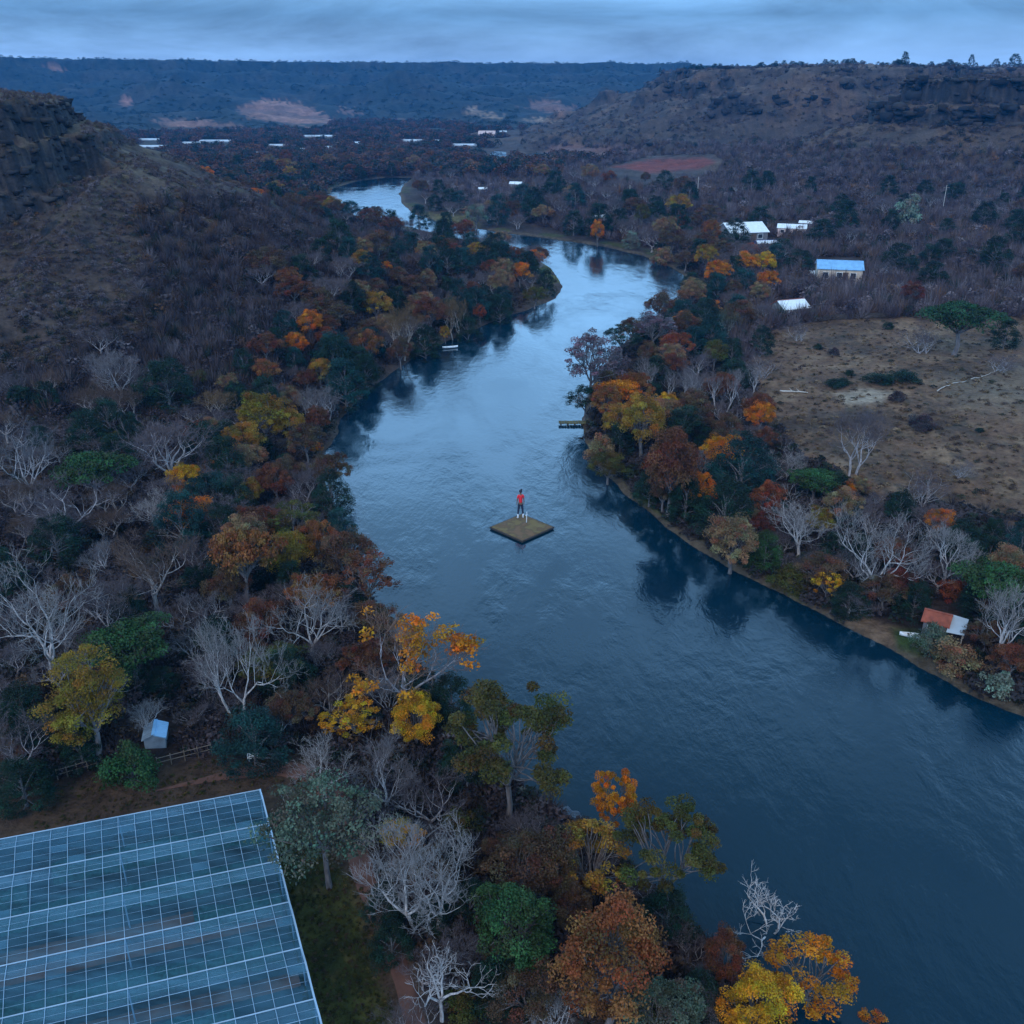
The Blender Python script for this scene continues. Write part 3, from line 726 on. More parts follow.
def gable(nm, x, y, z, w, d, hw, hr, rot, mw, mr, label, cat, over=.25, split=None, winds=2, door=True, flat=False, group=None):
    root = empty(nm, (x, y, z), rot); tag(root, label, cat, group)
    a = MB(); w2, d2 = w/2, d/2
    if not flat:
        a.add([(-w2,-d2,-.6),(w2,-d2,-.6),(w2,d2,-.6),(-w2,d2,-.6),(-w2,-d2,hw),(w2,-d2,hw),(w2,d2,hw),(-w2,d2,hw),(-w2,0,hw+hr),(w2,0,hw+hr)],
          [(0,1,5,4),(2,3,7,6),(1,2,6,9,5),(3,0,4,8,7)])
    else:
        a.add([(-w2,-d2,-.6),(w2,-d2,-.6),(w2,d2,-.6),(-w2,d2,-.6),(-w2,-d2,hw),(w2,-d2,hw),(w2,d2,hw+hr),(-w2,d2,hw+hr)],
          [(0,1,5,4),(2,3,7,6),(1,2,6,5),(3,0,4,7)])
    a.build('wall', mw, root)
    o = over; th = .09
    def slab(p, q, m_, ribs=True):
        """roof slope between two edges p (eave) and q (ridge), each (x0,y,z,x1)"""
        b = MB(); n = max(6, int(w/.35))
        V = []; 
        for i in range(n*2+1):
            fx = i/(n*2); lift_ = .03 if i % 2 else 0
            for (ex0, ey, ez, ex1) in (p, q):
                V.append((ex0+(ex1-ex0)*fx, ey, ez+lift_+.02)); V.append((ex0+(ex1-ex0)*fx, ey, ez+lift_-th+.02))
        Fc = []
        for i in range(n*2):
            k = i*4; Fc += [(k, k+4, k+6, k+2), (k+1, k+3, k+7, k+5), (k, k+1, k+5, k+4), (k+2, k+6, k+7, k+3)]
        Fc += [(0,2,3,1), (n*8, n*8+1, n*8+3, n*8+2)]
        b.add(V, Fc); return b.build('roof', m_, root)
    mrs = mr if isinstance(mr, tuple) else (mr, mr)
    if not flat:
        sl = hr/d2
        slab((-w2-o, -d2-o, hw-o*sl+.04, w2+o), (-w2-o, 0, hw+hr+.04, w2+o), mrs[0]); 
        s2 = slab((-w2-o, d2+o, hw-o*sl+.04, w2+o), (-w2-o, .01, hw+hr+.04, w2+o), mrs[1])
        c = MB(); c.box((0, 0, hw+hr+.03), (w+2*o, .22, .07)); c.build('ridge_cap', mrs[1], root)
    else:
        slab((-w2-o, -d2-o, hw-o*hr/d+.04, w2+o), (-w2-o, d2+o, hw+hr+o*hr/d+.04, w2+o), mrs[0])
    if door:
        b = MB(); b.box((w*.12, -d2-.02, 0), (w*.14, .06, hw*.8)); dr = b.build('door', M_door, root)
        b = MB(); b.box((w*.165, -d2-.07, hw*.38), (.05, .05, .1)); b.build('handle', M_tin, dr)
    for i in range(winds):
        xx = (-.32 + .62*i/(max(1, winds-1)) if winds > 1 else -.25)*w
        if abs(xx - w*.12) < w*.13: xx = w*.36
        b = MB(); b.box((xx, -d2-.02, hw*.42), (w*.13, .05, hw*.36)); wn = b.build('window', M_glassd, root)
        b = MB(); 
        for dx in (-.065, .065): b.box((xx+dx*w, -d2-.04, hw*.4), (.06, .06, hw*.4))
        for dz in (.39, .78): b.box((xx, -d2-.045, hw*dz), (w*.15, .07, .06))
        b.build('frame', M_white, wn)
    PLACED.append((x, y, max(w, d)*.75))
    return root
def house(nm, cx, cy, wpx, mw, mr, label, rot=0, dr=.7, hw=2.6, hr=1.1, cat='house', clear=14, **kw):
    r = hit(cx, cy, lambda t: hw*.9*(wpx*t/F)/9, 300 if cy < 175 else 0)
    x, y, z, t = r; w = wpx*t/F; k = w/9
    STRUCT_PX.append([(cx-wpx*.6, cy-wpx*.25), (cx+wpx*.6, cy-wpx*.25), (cx+wpx*.65, cy+clear), (cx-wpx*.65, cy+clear)])
    return gable(nm, x, y, z, w, w*dr, hw*k, hr*k, rot, mw, mr, label, cat, over=.3*k, **kw)
house('house', 742, 231, 40, M_greyw, M_white, 'white-roofed house in the trees beyond the right bend, largest of the white roofs', .25, .8, 2.4, 1.6, clear=9)
house('house', 792, 228, 27, M_pinkw, M_white, 'pale pink-walled house with a white roof right of the largest white roof', -.3, .6, 2.6, .9, clear=8)
house('shed', 806, 223, 13, M_greyw, M_white, 'small white-roofed shed behind the pink-walled house', -.4, .6, 3, 1, 'shed', clear=7, door=False, winds=0)
house('shed', 768, 243, 24, M_navy, (M_white, M_navy), 'low navy and white shed below the white roofs', .1, .5, 1.6, .8, 'shed', clear=6, winds=1)
house('house', 839, 268, 42, M_cream, M_bluer, 'cream house with a light blue roof beyond the dry field', -.22, .75, 3.4, 1.2, clear=18, winds=3)
house('shed', 818, 274, 20, M_tin, M_white, 'low white lean-to beside the blue-roofed house', -.2, .6, 1.2, .7, 'shed', clear=6, flat=True, winds=0)
house('shed', 790, 307, 30, M_greyw, (M_white, M_redr), 'small grey shed with a white pointed roof at the field corner', .35, .8, 2.8, 1.9, 'shed', clear=13, winds=1)
house('house', 600, 217, 10, M_greyw, M_white, 'tiny white-roofed hut on the outer bank', .2, .7, 3, 1.2, clear=6, winds=0)
house('house', 483, 189, 9, M_greyw, M_white, 'tiny white-roofed house near the far river reach, left one', .2, .7, 3, 1.2, clear=6, winds=0)
house('house', 516, 184, 12, M_greyw, M_white, 'tiny white-roofed house near the far river reach, right one', -.3, .7, 3, 1.2, clear=6, winds=0)
# hut by the right bank: half rusty red, half pale roof
hx, hy, hzz, ht = hit(938, 616, lambda t: 1.6)
hut = gable('hut', hx, hy, hzz, 1.8, 1.8, 1.7, .5, -.55, M_greyw, (M_redr, M_redr), 'small riverside hut with a rusty red and pale blue roof', 'hut', .2, winds=1)
b = MB(); b.add([(.95,-1.5,1.45),(2.3,-1.4,1.5),(2.25,.6,1.95),(.95,.7,1.98),(.95,-1.5,1.40),(2.3,-1.4,1.45),(2.25,.6,1.90),(.95,.7,1.93)], [(0,1,2,3),(7,6,5,4),(0,4,5,1),(1,5,6,2),(2,6,7,3),(3,7,4,0)])
b.build('awning', M_plast, hut); hut.scale = (.85,.85,.85)
for px_, py_ in ((2.15,-1.25),(2.15,.45)):
    b = MB(); b.tube([(px_,py_,-.4),(px_,py_,1.5)], [.04,.04], 6); b.build('post', M_pale, hut)
STRUCT_PX.append([(900,600),(975,600),(975,668),(900,668)])
# tin shed in the left woods
r = hit(157, 741, None); sh = gable('shed', r[0], r[1], r[2], 1.5, 1.35, .8, .3, -1.35, M_tin, (M_tin, M_bluer), 'little blue-grey tin shed at the edge of the left woods', 'shed', .12, winds=1) ; sh.scale = (.85,.85,.85)
STRUCT_PX.append([(130,715),(185,715),(185,775),(130,775)])
r = hit(253, 760, None); rt = empty('feed_trough', (r[0], r[1], r[2]), .3); tag(rt, 'small pale blue trough under the dark teal bush', 'trough')
b = MB(); b.box((0,0,.22), (.55,.28,.04)); b.box((0,-.13,.26), (.55,.03,.14)); b.box((0,.13,.26), (.55,.03,.14)); b.box((-.27,0,.26), (.03,.23,.14)); b.box((.27,0,.26), (.03,.23,.14)); b.build('basin', M_white, rt)
for s_ in (-.2, .2):
    b = MB(); b.box((s_,0,-.05), (.06,.2,.27)); b.build('leg', M_tin, rt)
# rail fences
def fence(pts, label, hpost=.75, n=6, mtl=M_wood):
    P_ = [hit(*p) for p in pts]; x0, y0, z0 = P_[0][:3]
    rt = empty('rail_fence', (x0, y0, z0)); tag(rt, label, 'fence')
    tot = []
    for a, c in zip(P_[:-1], P_[1:]):
        for i in range(n): tot.append((a[0]+(c[0]-a[0])*i/n, a[1]+(c[1]-a[1])*i/n))
    tot.append(P_[-1][:2]); Q = [(x-x0, y-y0, h1(x, y)-z0) for x, y in tot]
    for q in Q:
        b = MB(); b.tube([(q[0],q[1],-.1+q[2]),(q[0]+random.uniform(-.03,.03),q[1],q[2]+hpost)], [.035,.03], 6, cap=True); b.build('post', mtl, rt)
    for f in (.5, .9):
        b = MB(); b.tube([(q[0],q[1]-.04,q[2]+hpost*f) for q in Q], [.022]*len(Q), 5); b.build('rail', mtl, rt)
fence([(58,780),(98,768)], 'short timber rail fence left of the green fence-line bush', n=4)
fence([(158,768),(212,754)], 'timber rail fence between the tin shed and the teal bush', n=4)
# dark board fence at the top of the field
a_, c_ = hit(812, 322), hit(898, 317)
rt = empty('board_fence', a_[:3]); tag(rt, 'long low dark board fence along the far edge of the dry field', 'fence')
nn = 30; seg = [(a_[0]+(c_[0]-a_[0])*i/nn, a_[1]+(c_[1]-a_[1])*i/nn) for i in range(nn+1)]
for i in range(0, nn+1, 2):
    x, y = seg[i]; b = MB(); b.box((x-a_[0], y-a_[1]+.06, h1(x,y)-a_[2]-.1), (.1,.1,.95)); b.build('post', M_darkw, rt)
b = MB()
for i in range(nn):
    (x, y), (x2, y2) = seg[i], seg[i+1]; z0, z1_ = h1(x,y)-a_[2], h1(x2,y2)-a_[2]
    for k in range(3):
        lo = .12+k*.25
        b.add([(x-a_[0],y-a_[1],z0+lo),(x2-a_[0],y2-a_[1],z1_+lo),(x2-a_[0],y2-a_[1],z1_+lo+.22),(x-a_[0],y-a_[1],z0+lo+.22),(x-a_[0],y-a_[1]+.03,z0+lo),(x2-a_[0],y2-a_[1]+.03,z1_+lo),(x2-a_[0],y2-a_[1]+.03,z1_+lo+.22),(x-a_[0],y-a_[1]+.03,z0+lo+.22)], [(0,1,2,3),(7,6,5,4),(3,2,6,7),(0,4,5,1)])
b.build('boards', M_darkw, rt)
# pale fallen trunks in the field
def log(p0, p1, rad, label, name='fallen_log'):
    a, c = hit(*p0), hit(*p1); n = 7; pts = []
    for i in range(n+1):
        x = a[0]+(c[0]-a[0])*i/n + random.uniform(-.12,.12); y = a[1]+(c[1]-a[1])*i/n + random.uniform(-.12,.12); pts.append((x-a[0], y-a[1], h1(x,y)-a[2]+rad*.8))
    rt = empty(name, a[:3]); tag(rt, label, 'log')
    b = MB(); b.tube(pts, [rad*(1-.07*i) for i in range(n+1)], 8, cap=True); b.build('trunk', M_pale, rt, True)
    for q in (3, 5):
        p = Vector(pts[q]); b = MB(); limb(b, p, p+Vector((random.uniform(-.5,.5), random.uniform(-.8,.8), rad*3)), rad*.5, .02, 3, 5); b.build('branch', M_pale, rt, True)
log((780,392), (808,393), .13, 'short white fallen log at the left side of the dry field')
log((936,391), (966,381), .07, 'long pale fallen trunk in the right half of the dry field')
log((970,379), (1000,370), .05, 'thin pale fallen branch beyond the long fallen trunk')
# white canoe by the shore
a = hit(914, 638); rt = empty('canoe', (a[0], a[1], a[2]+.03), -.25); tag(rt, 'small white canoe pulled up on the grass by the river', 'canoe')
def canoe(rt, L_, W_):
    n = 12; b = MB(); V = []
    for i in range(n+1):
        s_ = -1+2*i/n; k = max(.03, (1-abs(s_)**2.4)); 
        V += [(s_*L_/2, -W_/2*k, .26+.12*abs(s_)**3), (s_*L_/2, -W_/2.6*k, .08), (s_*L_/2, 0, .0+.1*abs(s_)**4), (s_*L_/2, W_/2.6*k, .08), (s_*L_/2, W_/2*k, .26+.12*abs(s_)**3)]
    Fc = [(i*5+j, i*5+j+1, i*5+j+6, i*5+j+5) for i in range(n) for j in range(4)]
    b.add(V, Fc); o = b.build('hull', M_white, rt, True); sm = o.modifiers.new('solid', 'SOLIDIFY'); sm.thickness = .03
    for xx in (-L_*.2, L_*.2): c = MB(); c.box((xx, 0, .2), (.14, W_*.82, .03)); c.build('seat', M_wood, rt)
canoe(rt, 2.0, .5)
a = hit(447, 354); rt = empty('canoe', (a[0]+.5, a[1], .02), .3); tag(rt, 'white boat lying at the left water edge below the slim tan tree', 'boat'); canoe(rt, 2.4, .5)
# mossy jetty at the narrows
a = hit(584, 424); rt = empty('jetty', (a[0], a[1], .0), math.pi); tag(rt, 'mossy low jetty sticking out into the narrows', 'jetty')
b = MB(); Lj = 28*a[3]/F
for i in range(10): b.box((Lj*(i+.5)/10-.3, random.uniform(-.05,.05), .22+random.uniform(0,.02)), (Lj/10-.03, 1.05-.25*(i/10), .1))
b.build('deck', plain('mossy planks', (.10,.085,.025), .95, .4, 2), rt)
for i in range(4):
    for s_ in (-.4,.4): c = MB(); c.tube([(Lj*(i+.3)/4, s_, -.9), (Lj*(i+.3)/4, s_, .24)], [.08,.07], 6); c.build('pile', M_darkw, rt)
# dark boulder at the near water edge
a = hit(566, 822); b = MB()
me = bpy.data.meshes.new('boulder'); import bmesh
bm = bmesh.new(); bmesh.ops.create_icosphere(bm, subdivisions=4, radius=1)
for v in bm.verts:
    k = 1+.5*float(perlin(v.co.x*1.4+3, v.co.y*1.4+v.co.z))+.14*float(perlin(v.co.x*4, v.co.y*4+v.co.z*3)); v.co *= k
bm.to_mesh(me); bm.free(); me.materials.append(plain('dark wet stone', (.03,.035,.055), .5, .5, 2, 0, .6))
o = bpy.data.objects.new('boulder', me); COL.objects.link(o); o.location = (a[0], a[1]+.1, .1); o.scale = (.95,.75,.6); tag(o, 'dark blue-grey boulder at the near water edge', 'boulder')
# utility poles in the thicket
for px_, yb, yt, lb in ((629,207,188,'thin pale utility pole in the woods of the outer bank, left one'),(697,200,180,'thin pale utility pole in the mauve thicket, middle one'),(942,213,188,'thin pale utility pole on the right slope behind the pale bush')):
    a = hit(px_, yb); hh = px_h(a[0], a[1], a[2], yt-3); rt = empty('utility_pole', a[:3]); tag(rt, lb, 'pole')
    b = MB(); b.tube([(0,0,-.3),(0,0,hh)], [.09,.07], 8, cap=True); b.build('pole', M_pale, rt); b = MB(); b.box((0,0,hh*.9), (1.6,.12,.12)); b.build('crossarm', M_wood, rt)

# ---- far white roofs on the valley floor
def tunnel(cx, cy, wpx, label, h=.8, d=7, rot=0):
    r = hit(cx, cy, None, 480)
    if r is None: return
    x, y, z, t = r; w_ = wpx*t/F
    rt = empty('polytunnel', (x, y, z), rot); tag(rt, label, 'greenhouse')
    b = MB(); n = 10; nb = 3; V = []; Fc = []
    for k in range(nb):
        for i in range(n+1):
            a_ = math.pi*i/n; yy = -d/2 + (k+.5)*d/nb - math.cos(a_)*d/nb/2*.98; zz = .5+math.sin(a_)*h
            V += [(-w_/2, yy, zz), (w_/2, yy, zz)]
        o_ = k*(n+1)*2
        Fc += [(o_+i*2, o_+i*2+1, o_+i*2+3, o_+i*2+2) for i in range(n)]
    b.add(V, Fc); b.build('plastic_cover', M_plast, rt, True)
    b = MB(); b.box((0,0,-1), (w_,d,1.5)); b.build('wall', M_tin, rt)
    PLACED.append((x, y, w_*.5)); STRUCT_PX.append([(cx-wpx*.5, cy-1.5), (cx+wpx*.5, cy-1.5), (cx+wpx*.42, cy+6.5), (cx-wpx*.42, cy+6.5)])
for cx, cy, wp, lb in [(145,147.5,50,'leftmost long white greenhouse roof below the far plateau'),(150,140.5,26,'thin white greenhouse roof behind the leftmost long one'),(191,144,26,'white greenhouse roof, second from the left'),
        (218,142,34,'white greenhouse roof, third from the left'),(277,146.5,24,'short bright white greenhouse roof near the valley centre'),(319,137,36,'white greenhouse roof at the foot of the tan fields'),
        (357,144,13,'tiny white greenhouse roof right of the tan fields'),(413,141.5,25,'pale greenhouse roof at the valley centre'),(463,146,28,'pale greenhouse roof left of the far river glimpse'),(329,148.5,13,'small white greenhouse roof below the tan fields')]:
    tunnel(cx, cy, wp, lb)
far_h = [(228,150,8,'tiny white house just left of a group of three'),(262,154,11,'largest tiny white house of the group left of the valley centre'),(245,158,6,'lowest tiny white house of the group left of the valley centre'),(241,151,6,'topmost tiny white house of the group left of the valley centre'),
         (210,170,8,'tiny white house at the edge of the rust woods beside the hill, left one'),(221,170,9,'tiny white house at the edge of the rust woods beside the hill, right one'),(164,166,7,'tiny white house closest to the left hill slope'),(201,155,5,'tiny white house under the second greenhouse roof'),
         (305,150,9,'tiny white house left of the small greenhouse roof below the tan fields'),(437,141,6,'tiny white house right of the pale central greenhouse'),(503,132,7,'tiny white house at the foot of the right hill'),(487,134,16,'low pinkish house at the foot of the right hill')]
for cx, cy, wp, lb in far_h: house('house', cx, cy, wp, M_greyw if wp != 16 else M_pinkw, M_plast if wp != 16 else M_pinkw, lb, random.uniform(-.3,.3), .7, 2.4, 1.4, clear=5, winds=1)

# ---- the large glasshouse
def glasshouse():
    zr = 3.4; A = flat(260, 790, zr)
    av, au = math.radians(-67.3), math.radians(-163.2)
    v = np.array([math.cos(av), math.sin(av)]); u = np.array([math.cos(au), math.sin(au)])
    LU, SP, NS = 27.0, 2.62, 7; LV = SP*NS
    rt = empty('glasshouse', (A[0], A[1], GZ)); tag(rt, 'large multi-span glasshouse with a pale blue gridded roof at the bottom left', 'greenhouse')
    def W(a, b, z): q = u*a+v*b; return (q[0], q[1], z-GZ)
    def film(name, lo, hi, col):
     m, nt, b_ = mat(name)
     tc = N(nt, 'ShaderNodeTexCoord'); n1 = N(nt, 'ShaderNodeTexNoise'); n1.inputs['Scale'].default_value = .55; n1.inputs['Detail'].default_value = 7; n1.inputs['Roughness'].default_value = .65
     mp = N(nt, 'ShaderNodeMapping'); mp.inputs['Rotation'].default_value = (0,0,-au); mp.inputs['Scale'].default_value = (.55,2.6,1)
     nt.links.new(tc.outputs['Object'], mp.inputs[0]); nt.links.new(mp.outputs[0], n1.inputs['Vector'])
     rp = N(nt, 'ShaderNodeMapRange'); rp.inputs['From Min'].default_value = .35; rp.inputs['From Max'].default_value = .65; rp.inputs['To Min'].default_value = lo; rp.inputs['To Max'].default_value = hi
     nt.links.new(n1.outputs['Fac'], rp.inputs['Value'])
     b_.inputs['Base Color'].default_value = (*col,1); b_.inputs['Roughness'].default_value = .42; b_.inputs['Specular IOR Level'].default_value = .3
     tr = N(nt, 'ShaderNodeBsdfTransparent'); tr.inputs['Color'].default_value = (.72,.86,.95,1)
     ms = N(nt, 'ShaderNodeMixShader'); nt.links.new(rp.outputs[0], ms.inputs[0]); nt.links.new(tr.outputs[0], ms.inputs[1]); nt.links.new(b_.outputs[0], ms.inputs[2])
     bp = N(nt, 'ShaderNodeBump'); bp.inputs['Strength'].default_value = .35; bp.inputs['Distance'].default_value = .05; nt.links.new(n1.outputs['Fac'], bp.inputs['Height']); nt.links.new(bp.outputs[0], b_.inputs['Normal'])
     nt.links.new(ms.outputs[0], nt.nodes['Material Output'].inputs['Surface'])
     return m
    m = film('milky greenhouse film', .30, .66, (.08,.20,.28)); m2 = film('clear greenhouse glass', .08, .42, (.07,.20,.28))
    hr, rf = .16, .36
    for s in range(NS):
        g0, g1 = s*SP, (s+1)*SP; rr = g0+SP*rf
        for (p, zp, q, zq) in ((g0, zr, rr, zr+hr), (rr, zr+hr, g1, zr)):
            b = MB(); nU = 36
            V = []; 
            for i in range(nU+1): V += [W(LU*i/nU, p, zp), W(LU*i/nU, q, zq)]
            b.add(V, [(i*2, i*2+1, i*2+3, i*2+2) for i in range(nU)]); b.build('roof_glazing', m if zq > zp else m2, rt)
        b = MB(); b.tube([W(0,rr,zr+hr+.03), W(LU,rr,zr+hr+.03)], [.009]*2, 4); b.build('ridge_bar', M_galv, rt)
        for f, zz in ((.19, zr+hr/2), (.53, zr+hr*.76), (.68, zr+hr*.52), (.84, zr+hr*.26)):
            b = MB(); b.tube([W(0,g0+SP*f,zz+.015), W(LU,g0+SP*f,zz+.015)], [.004]*2, 4); b.build('purlin', M_galv, rt)
    for s in range(NS+1):
        b = MB(); b.tube([W(-.05,s*SP,zr+.02), W(LU,s*SP,zr+.02)], [.030]*2, 5); b.build('gutter', M_galv, rt)
    nb = 36
    for i in range(nb+1):
        pts = []
        for s in range(NS): pts += [W(LU*i/nb, s*SP, zr+.035), W(LU*i/nb, s*SP+SP*rf, zr+hr+.035)]
        pts.append(W(LU*i/nb, LV, zr+.035))
        b = MB(); b.tube(pts, [.05 if i == 0 else .0125]*len(pts), 4); b.build('rafter', M_galv, rt)
    # patched panes of a milkier film here and there
    for _ in range(34):
        s = random.randrange(NS); i = random.randrange(0, nb-9); k0 = random.choice([.36, .53, .68, .84]); k1 = min(1, k0+.16); zz = lambda f: zr+hr*(1-f)/(1-rf)+.02
        b = MB(); u0, u1 = LU*i/nb, LU*(i+1)/nb; b.add([W(u0,(s+k0)*SP,zz(k0)), W(u1,(s+k0)*SP,zz(k0)), W(u1,(s+k1)*SP,zz(k1)), W(u0,(s+k1)*SP,zz(k1))], [(0,1,2,3)]); b.build('patched_pane', m, rt)
    # side walls and posts
    b = MB()
    b.add([W(0,0,GZ), W(LU,0,GZ), W(LU,0,zr), W(0,0,zr)], [(0,1,2,3)]); b.build('back_wall_glazing', m, rt)
    b = MB(); V = [W(0,0,GZ), W(0,LV,GZ)]; top = []
    for s in range(NS): top += [W(0,s*SP,zr), W(0,s*SP+SP*rf,zr+hr)]
    top.append(W(0,LV,zr)); b.add(V+top[::-1], [tuple(range(2+len(top)))]); b.build('side_wall_glazing', m, rt)
    for s in range(NS+1):
        for uu in (0, 6.75, 13.5, 20.25):
            b = MB(); b.tube([W(uu,s*SP,GZ-.1), W(uu,s*SP,zr)], [.035]*2, 5); b.build('post', M_galv, rt)
    # beds inside: soil strips and crop rows
    M_soil = plain('greenhouse soil', (.17,.085,.06), .95, .35, 1.2); M_floor = plain('greenhouse weed mat', (.035,.055,.065), .8, .3, 1)
    M_crop = plain('crop leaves', (.02,.085,.075), .8, .45, 6, 0, .8)
    b = MB(); b.add([W(.1,.1,GZ+.05), W(LU,.1,GZ+.05), W(LU,LV-.1,GZ+.05), W(.1,LV-.1,GZ+.05)], [(0,1,2,3)]); tag(b.build('floor', M_floor), 'dark weed-mat floor inside the glasshouse', None, None, 'structure').location = (A[0], A[1], GZ)
    k = 0
    rows = [('crop',.9,0,10,'teal'),('crop',3.5,.5,24,''),('soil',5.4,.3,24,''),('soil',6.5,.3,26,''),('crop',6.0,.2,4,''),('crop',8.7,.6,24,''),('soil',10.1,.2,26,''),('crop',11.6,3,20,''),('crop',14.0,.5,22,''),('soil',15.5,.5,24,''),('crop',2.2,11,24,'')]
    where = ['nearest the back wall','under the second span','under the third span, upper one','under the third span, lower one','at the right end of the third span','under the fourth span','under the fifth ridge','under the fifth span','under the sixth span','under the last span','at the left half of the first span']
    for (kd, vv, u0, u1, _), wh in zip(rows, where):
        b = MB(); wd = 1.0 if kd == 'crop' else .8; hh = .75 if kd == 'crop' else .16
        n = int((u1-u0)/.3); V = []
        for i in range(n+1):
            uu = u0+(u1-u0)*i/n
            for dv, zz in ((-wd/2,.05),(-wd/2*.8,hh),(0,hh*1.1),(wd/2*.8,hh),(wd/2,.05)):
                j = .12 if kd == 'crop' else .02
                V.append(W(uu, vv+dv+random.uniform(-j,j), GZ+zz+random.uniform(-j,j)))
        b.add(V, [(i*5+j, i*5+j+1, i*5+j+6, i*5+j+5) for i in range(n) for j in range(4)])
        o = b.build('crop_row' if kd == 'crop' else 'soil_bed', M_crop if kd == 'crop' else M_soil, None, True); o.location = (A[0], A[1], GZ)
        tag(o, ('teal green crop row ' if kd == 'crop' else 'brown soil bed ')+'in the glasshouse '+wh, 'crop row' if kd == 'crop' else 'soil bed')
glasshouse()

# ---- red dirt track (a thin sheet lying on the ground)
def track(pts, wd, name, label, m):
    P_ = [hit(*p)[:2] for p in pts]; V = []; Fc = []
    dense = []
    for a, c in zip(P_[:-1], P_[1:]):
        n = max(2, int(math.dist(a, c)/.35))
        for i in range(n): dense.append((a[0]+(c[0]-a[0])*i/n, a[1]+(c[1]-a[1])*i/n))
    dense.append(P_[-1]); 
    for _ in range(25): dense = [dense[0]]+[tuple((np.array(dense[i-1])+2*np.array(dense[i])+np.array(dense[i+1]))/4) for i in range(1, len(dense)-1)]+[dense[-1]]
    K = 8
    for i, p in enumerate(dense):
        a = dense[max(0, i-1)]; c = dense[min(len(dense)-1, i+1)]; d = np.array([c[0]-a[0], c[1]-a[1]]); d /= np.linalg.norm(d)+1e-9; nn = np.array([-d[1], d[0]])
        ww = (wd[0]+(wd[1]-wd[0])*i/len(dense))*float(sstep(-2, 22, i)+.02)
        wl = ww*(1+.28*float(perlin(i*.21, 3.3))); wr = ww*(1+.28*float(perlin(i*.23, 8.8)))
        for k in range(K+1):
            f = k/K*2-1; q = np.array(p)+nn*f*(wl if f < 0 else wr)
            V.append((q[0], q[1], h1(q[0], q[1]) + (.035 if abs(f) < .99 else -.02)))
    for i in range(len(dense)-1):
        for k in range(K): a = i*(K+1)+k; Fc.append((a, a+1, a+K+2, a+K+1))
    b = MB(); b.add(V, Fc); o = b.build(name, m, None, True); tag(o, label, None, None, 'structure')
M_dirt = plain('red dirt', (.115,.050,.034), .95, .35, 1.4, 0, .5)
track([(150,792),(205,780),(258,768),(296,766),(330,785),(352,830),(362,870),(378,915),(398,960),(412,1010),(425,1060)], (.75,.42), 'path', 'red dirt track curving round the glasshouse and lawn', M_dirt)

# ---- floating platform and the person on it
r = flat(522, 526, .3); T0 = 1
D0 = r[1]*cP-(.3-H)*sP; S = 63*D0/F/math.sqrt(2)
rt = empty('floating_platform', (r[0], r[1], 0), math.radians(45)); tag(rt, 'square earth-covered floating platform alone in the middle of the river', 'platform')
b = MB(); n = 26; V = []
for i in range(n+1):
    for j in range(n+1):
        x, y = (i/n-.5)*S, (j/n-.5)*S; e_ = min(i, j, n-i, n-j)
        V.append((x, y, .20 + (0 if e_ == 0 else .06+.05*float(perlin(x*1.3, y*1.3))+.05*float(perlin(x*4, y*4)))))
b.add(V, [(i*(n+1)+j, (i+1)*(n+1)+j, (i+1)*(n+1)+j+1, i*(n+1)+j+1) for i in range(n) for j in range(n)])
m, nt, bb = mat('earth and dry grass')
tc = N(nt, 'ShaderNodeTexCoord'); nz_ = N(nt, 'ShaderNodeTexNoise'); nz_.inputs['Scale'].default_value = 1.1; nz_.inputs['Detail'].default_value = 7; nt.links.new(tc.outputs['Object'], nz_.inputs[0])
cr = N(nt, 'ShaderNodeValToRGB'); cr.color_ramp.elements[0].position = .38; cr.color_ramp.elements[0].color = (.17,.09,.042,1); cr.color_ramp.elements[1].position = .62; cr.color_ramp.elements[1].color = (.17,.115,.04,1)
q = cr.color_ramp.elements.new(.5); q.color = (.11,.068,.03,1)
nt.links.new(nz_.outputs['Fac'], cr.inputs[0]); nt.links.new(cr.outputs[0], bb.inputs['Base Color']); bb.inputs['Roughness'].default_value = .95
b.build('earth_top', m, rt, True)
b = MB(); b.box((0,0,.0), (S-.02,S-.02,.21)); b.build('hull', M_darkw, rt)
for a_ in range(4):
    b = MB(); c_, s_ = math.cos(a_*math.pi/2), math.sin(a_*math.pi/2); o_ = S/2
    p0 = (c_*o_-s_*(-S/2-.05), s_*o_+c_*(-S/2-.05), .15); p1 = (c_*o_-s_*(S/2+.05), s_*o_+c_*(S/2+.05), .15)
    b.tube([p0, p1], [.075,.075], 8, cap=True); b.build('edge_log', M_darkw, rt)
for i in range(5):
    b = MB(); b.tube([((i/4-.5)*S*.85, -S/2+.1, -.02), ((i/4-.5)*S*.85, S/2-.1, -.02)], [.22,.22], 8, cap=True); b.build('float', M_darkw, rt)
PX, PY = flat(520.5, 518, .28); PH = px_h(PX, PY, .28, 489.5)
print('platform', S, 'person', PH)
def skin(name, verts, edges, rads, m, parent, sub=2, root=0):
    me = bpy.data.meshes.new(name); me.from_pydata(verts, edges, []); o = bpy.data.objects.new(name, me); COL.objects.link(o); o.parent = parent
    sk = o.modifiers.new('skin', 'SKIN'); sk.use_smooth_shade = True
    if not me.skin_vertices: 
        with bpy.context.temp_override(object=o, active_object=o):
            pass
    sv = me.skin_vertices[0].data if me.skin_vertices else me.attributes and None
    if sv:
        for i, r_ in enumerate(rads): sv[i].radius = (r_, r_) if not isinstance(r_, tuple) else r_
        sv[root].use_root = True
    ss = o.modifiers.new('sub', 'SUBSURF'); ss.levels = sub; ss.render_levels = sub
    me.materials.append(m); return o
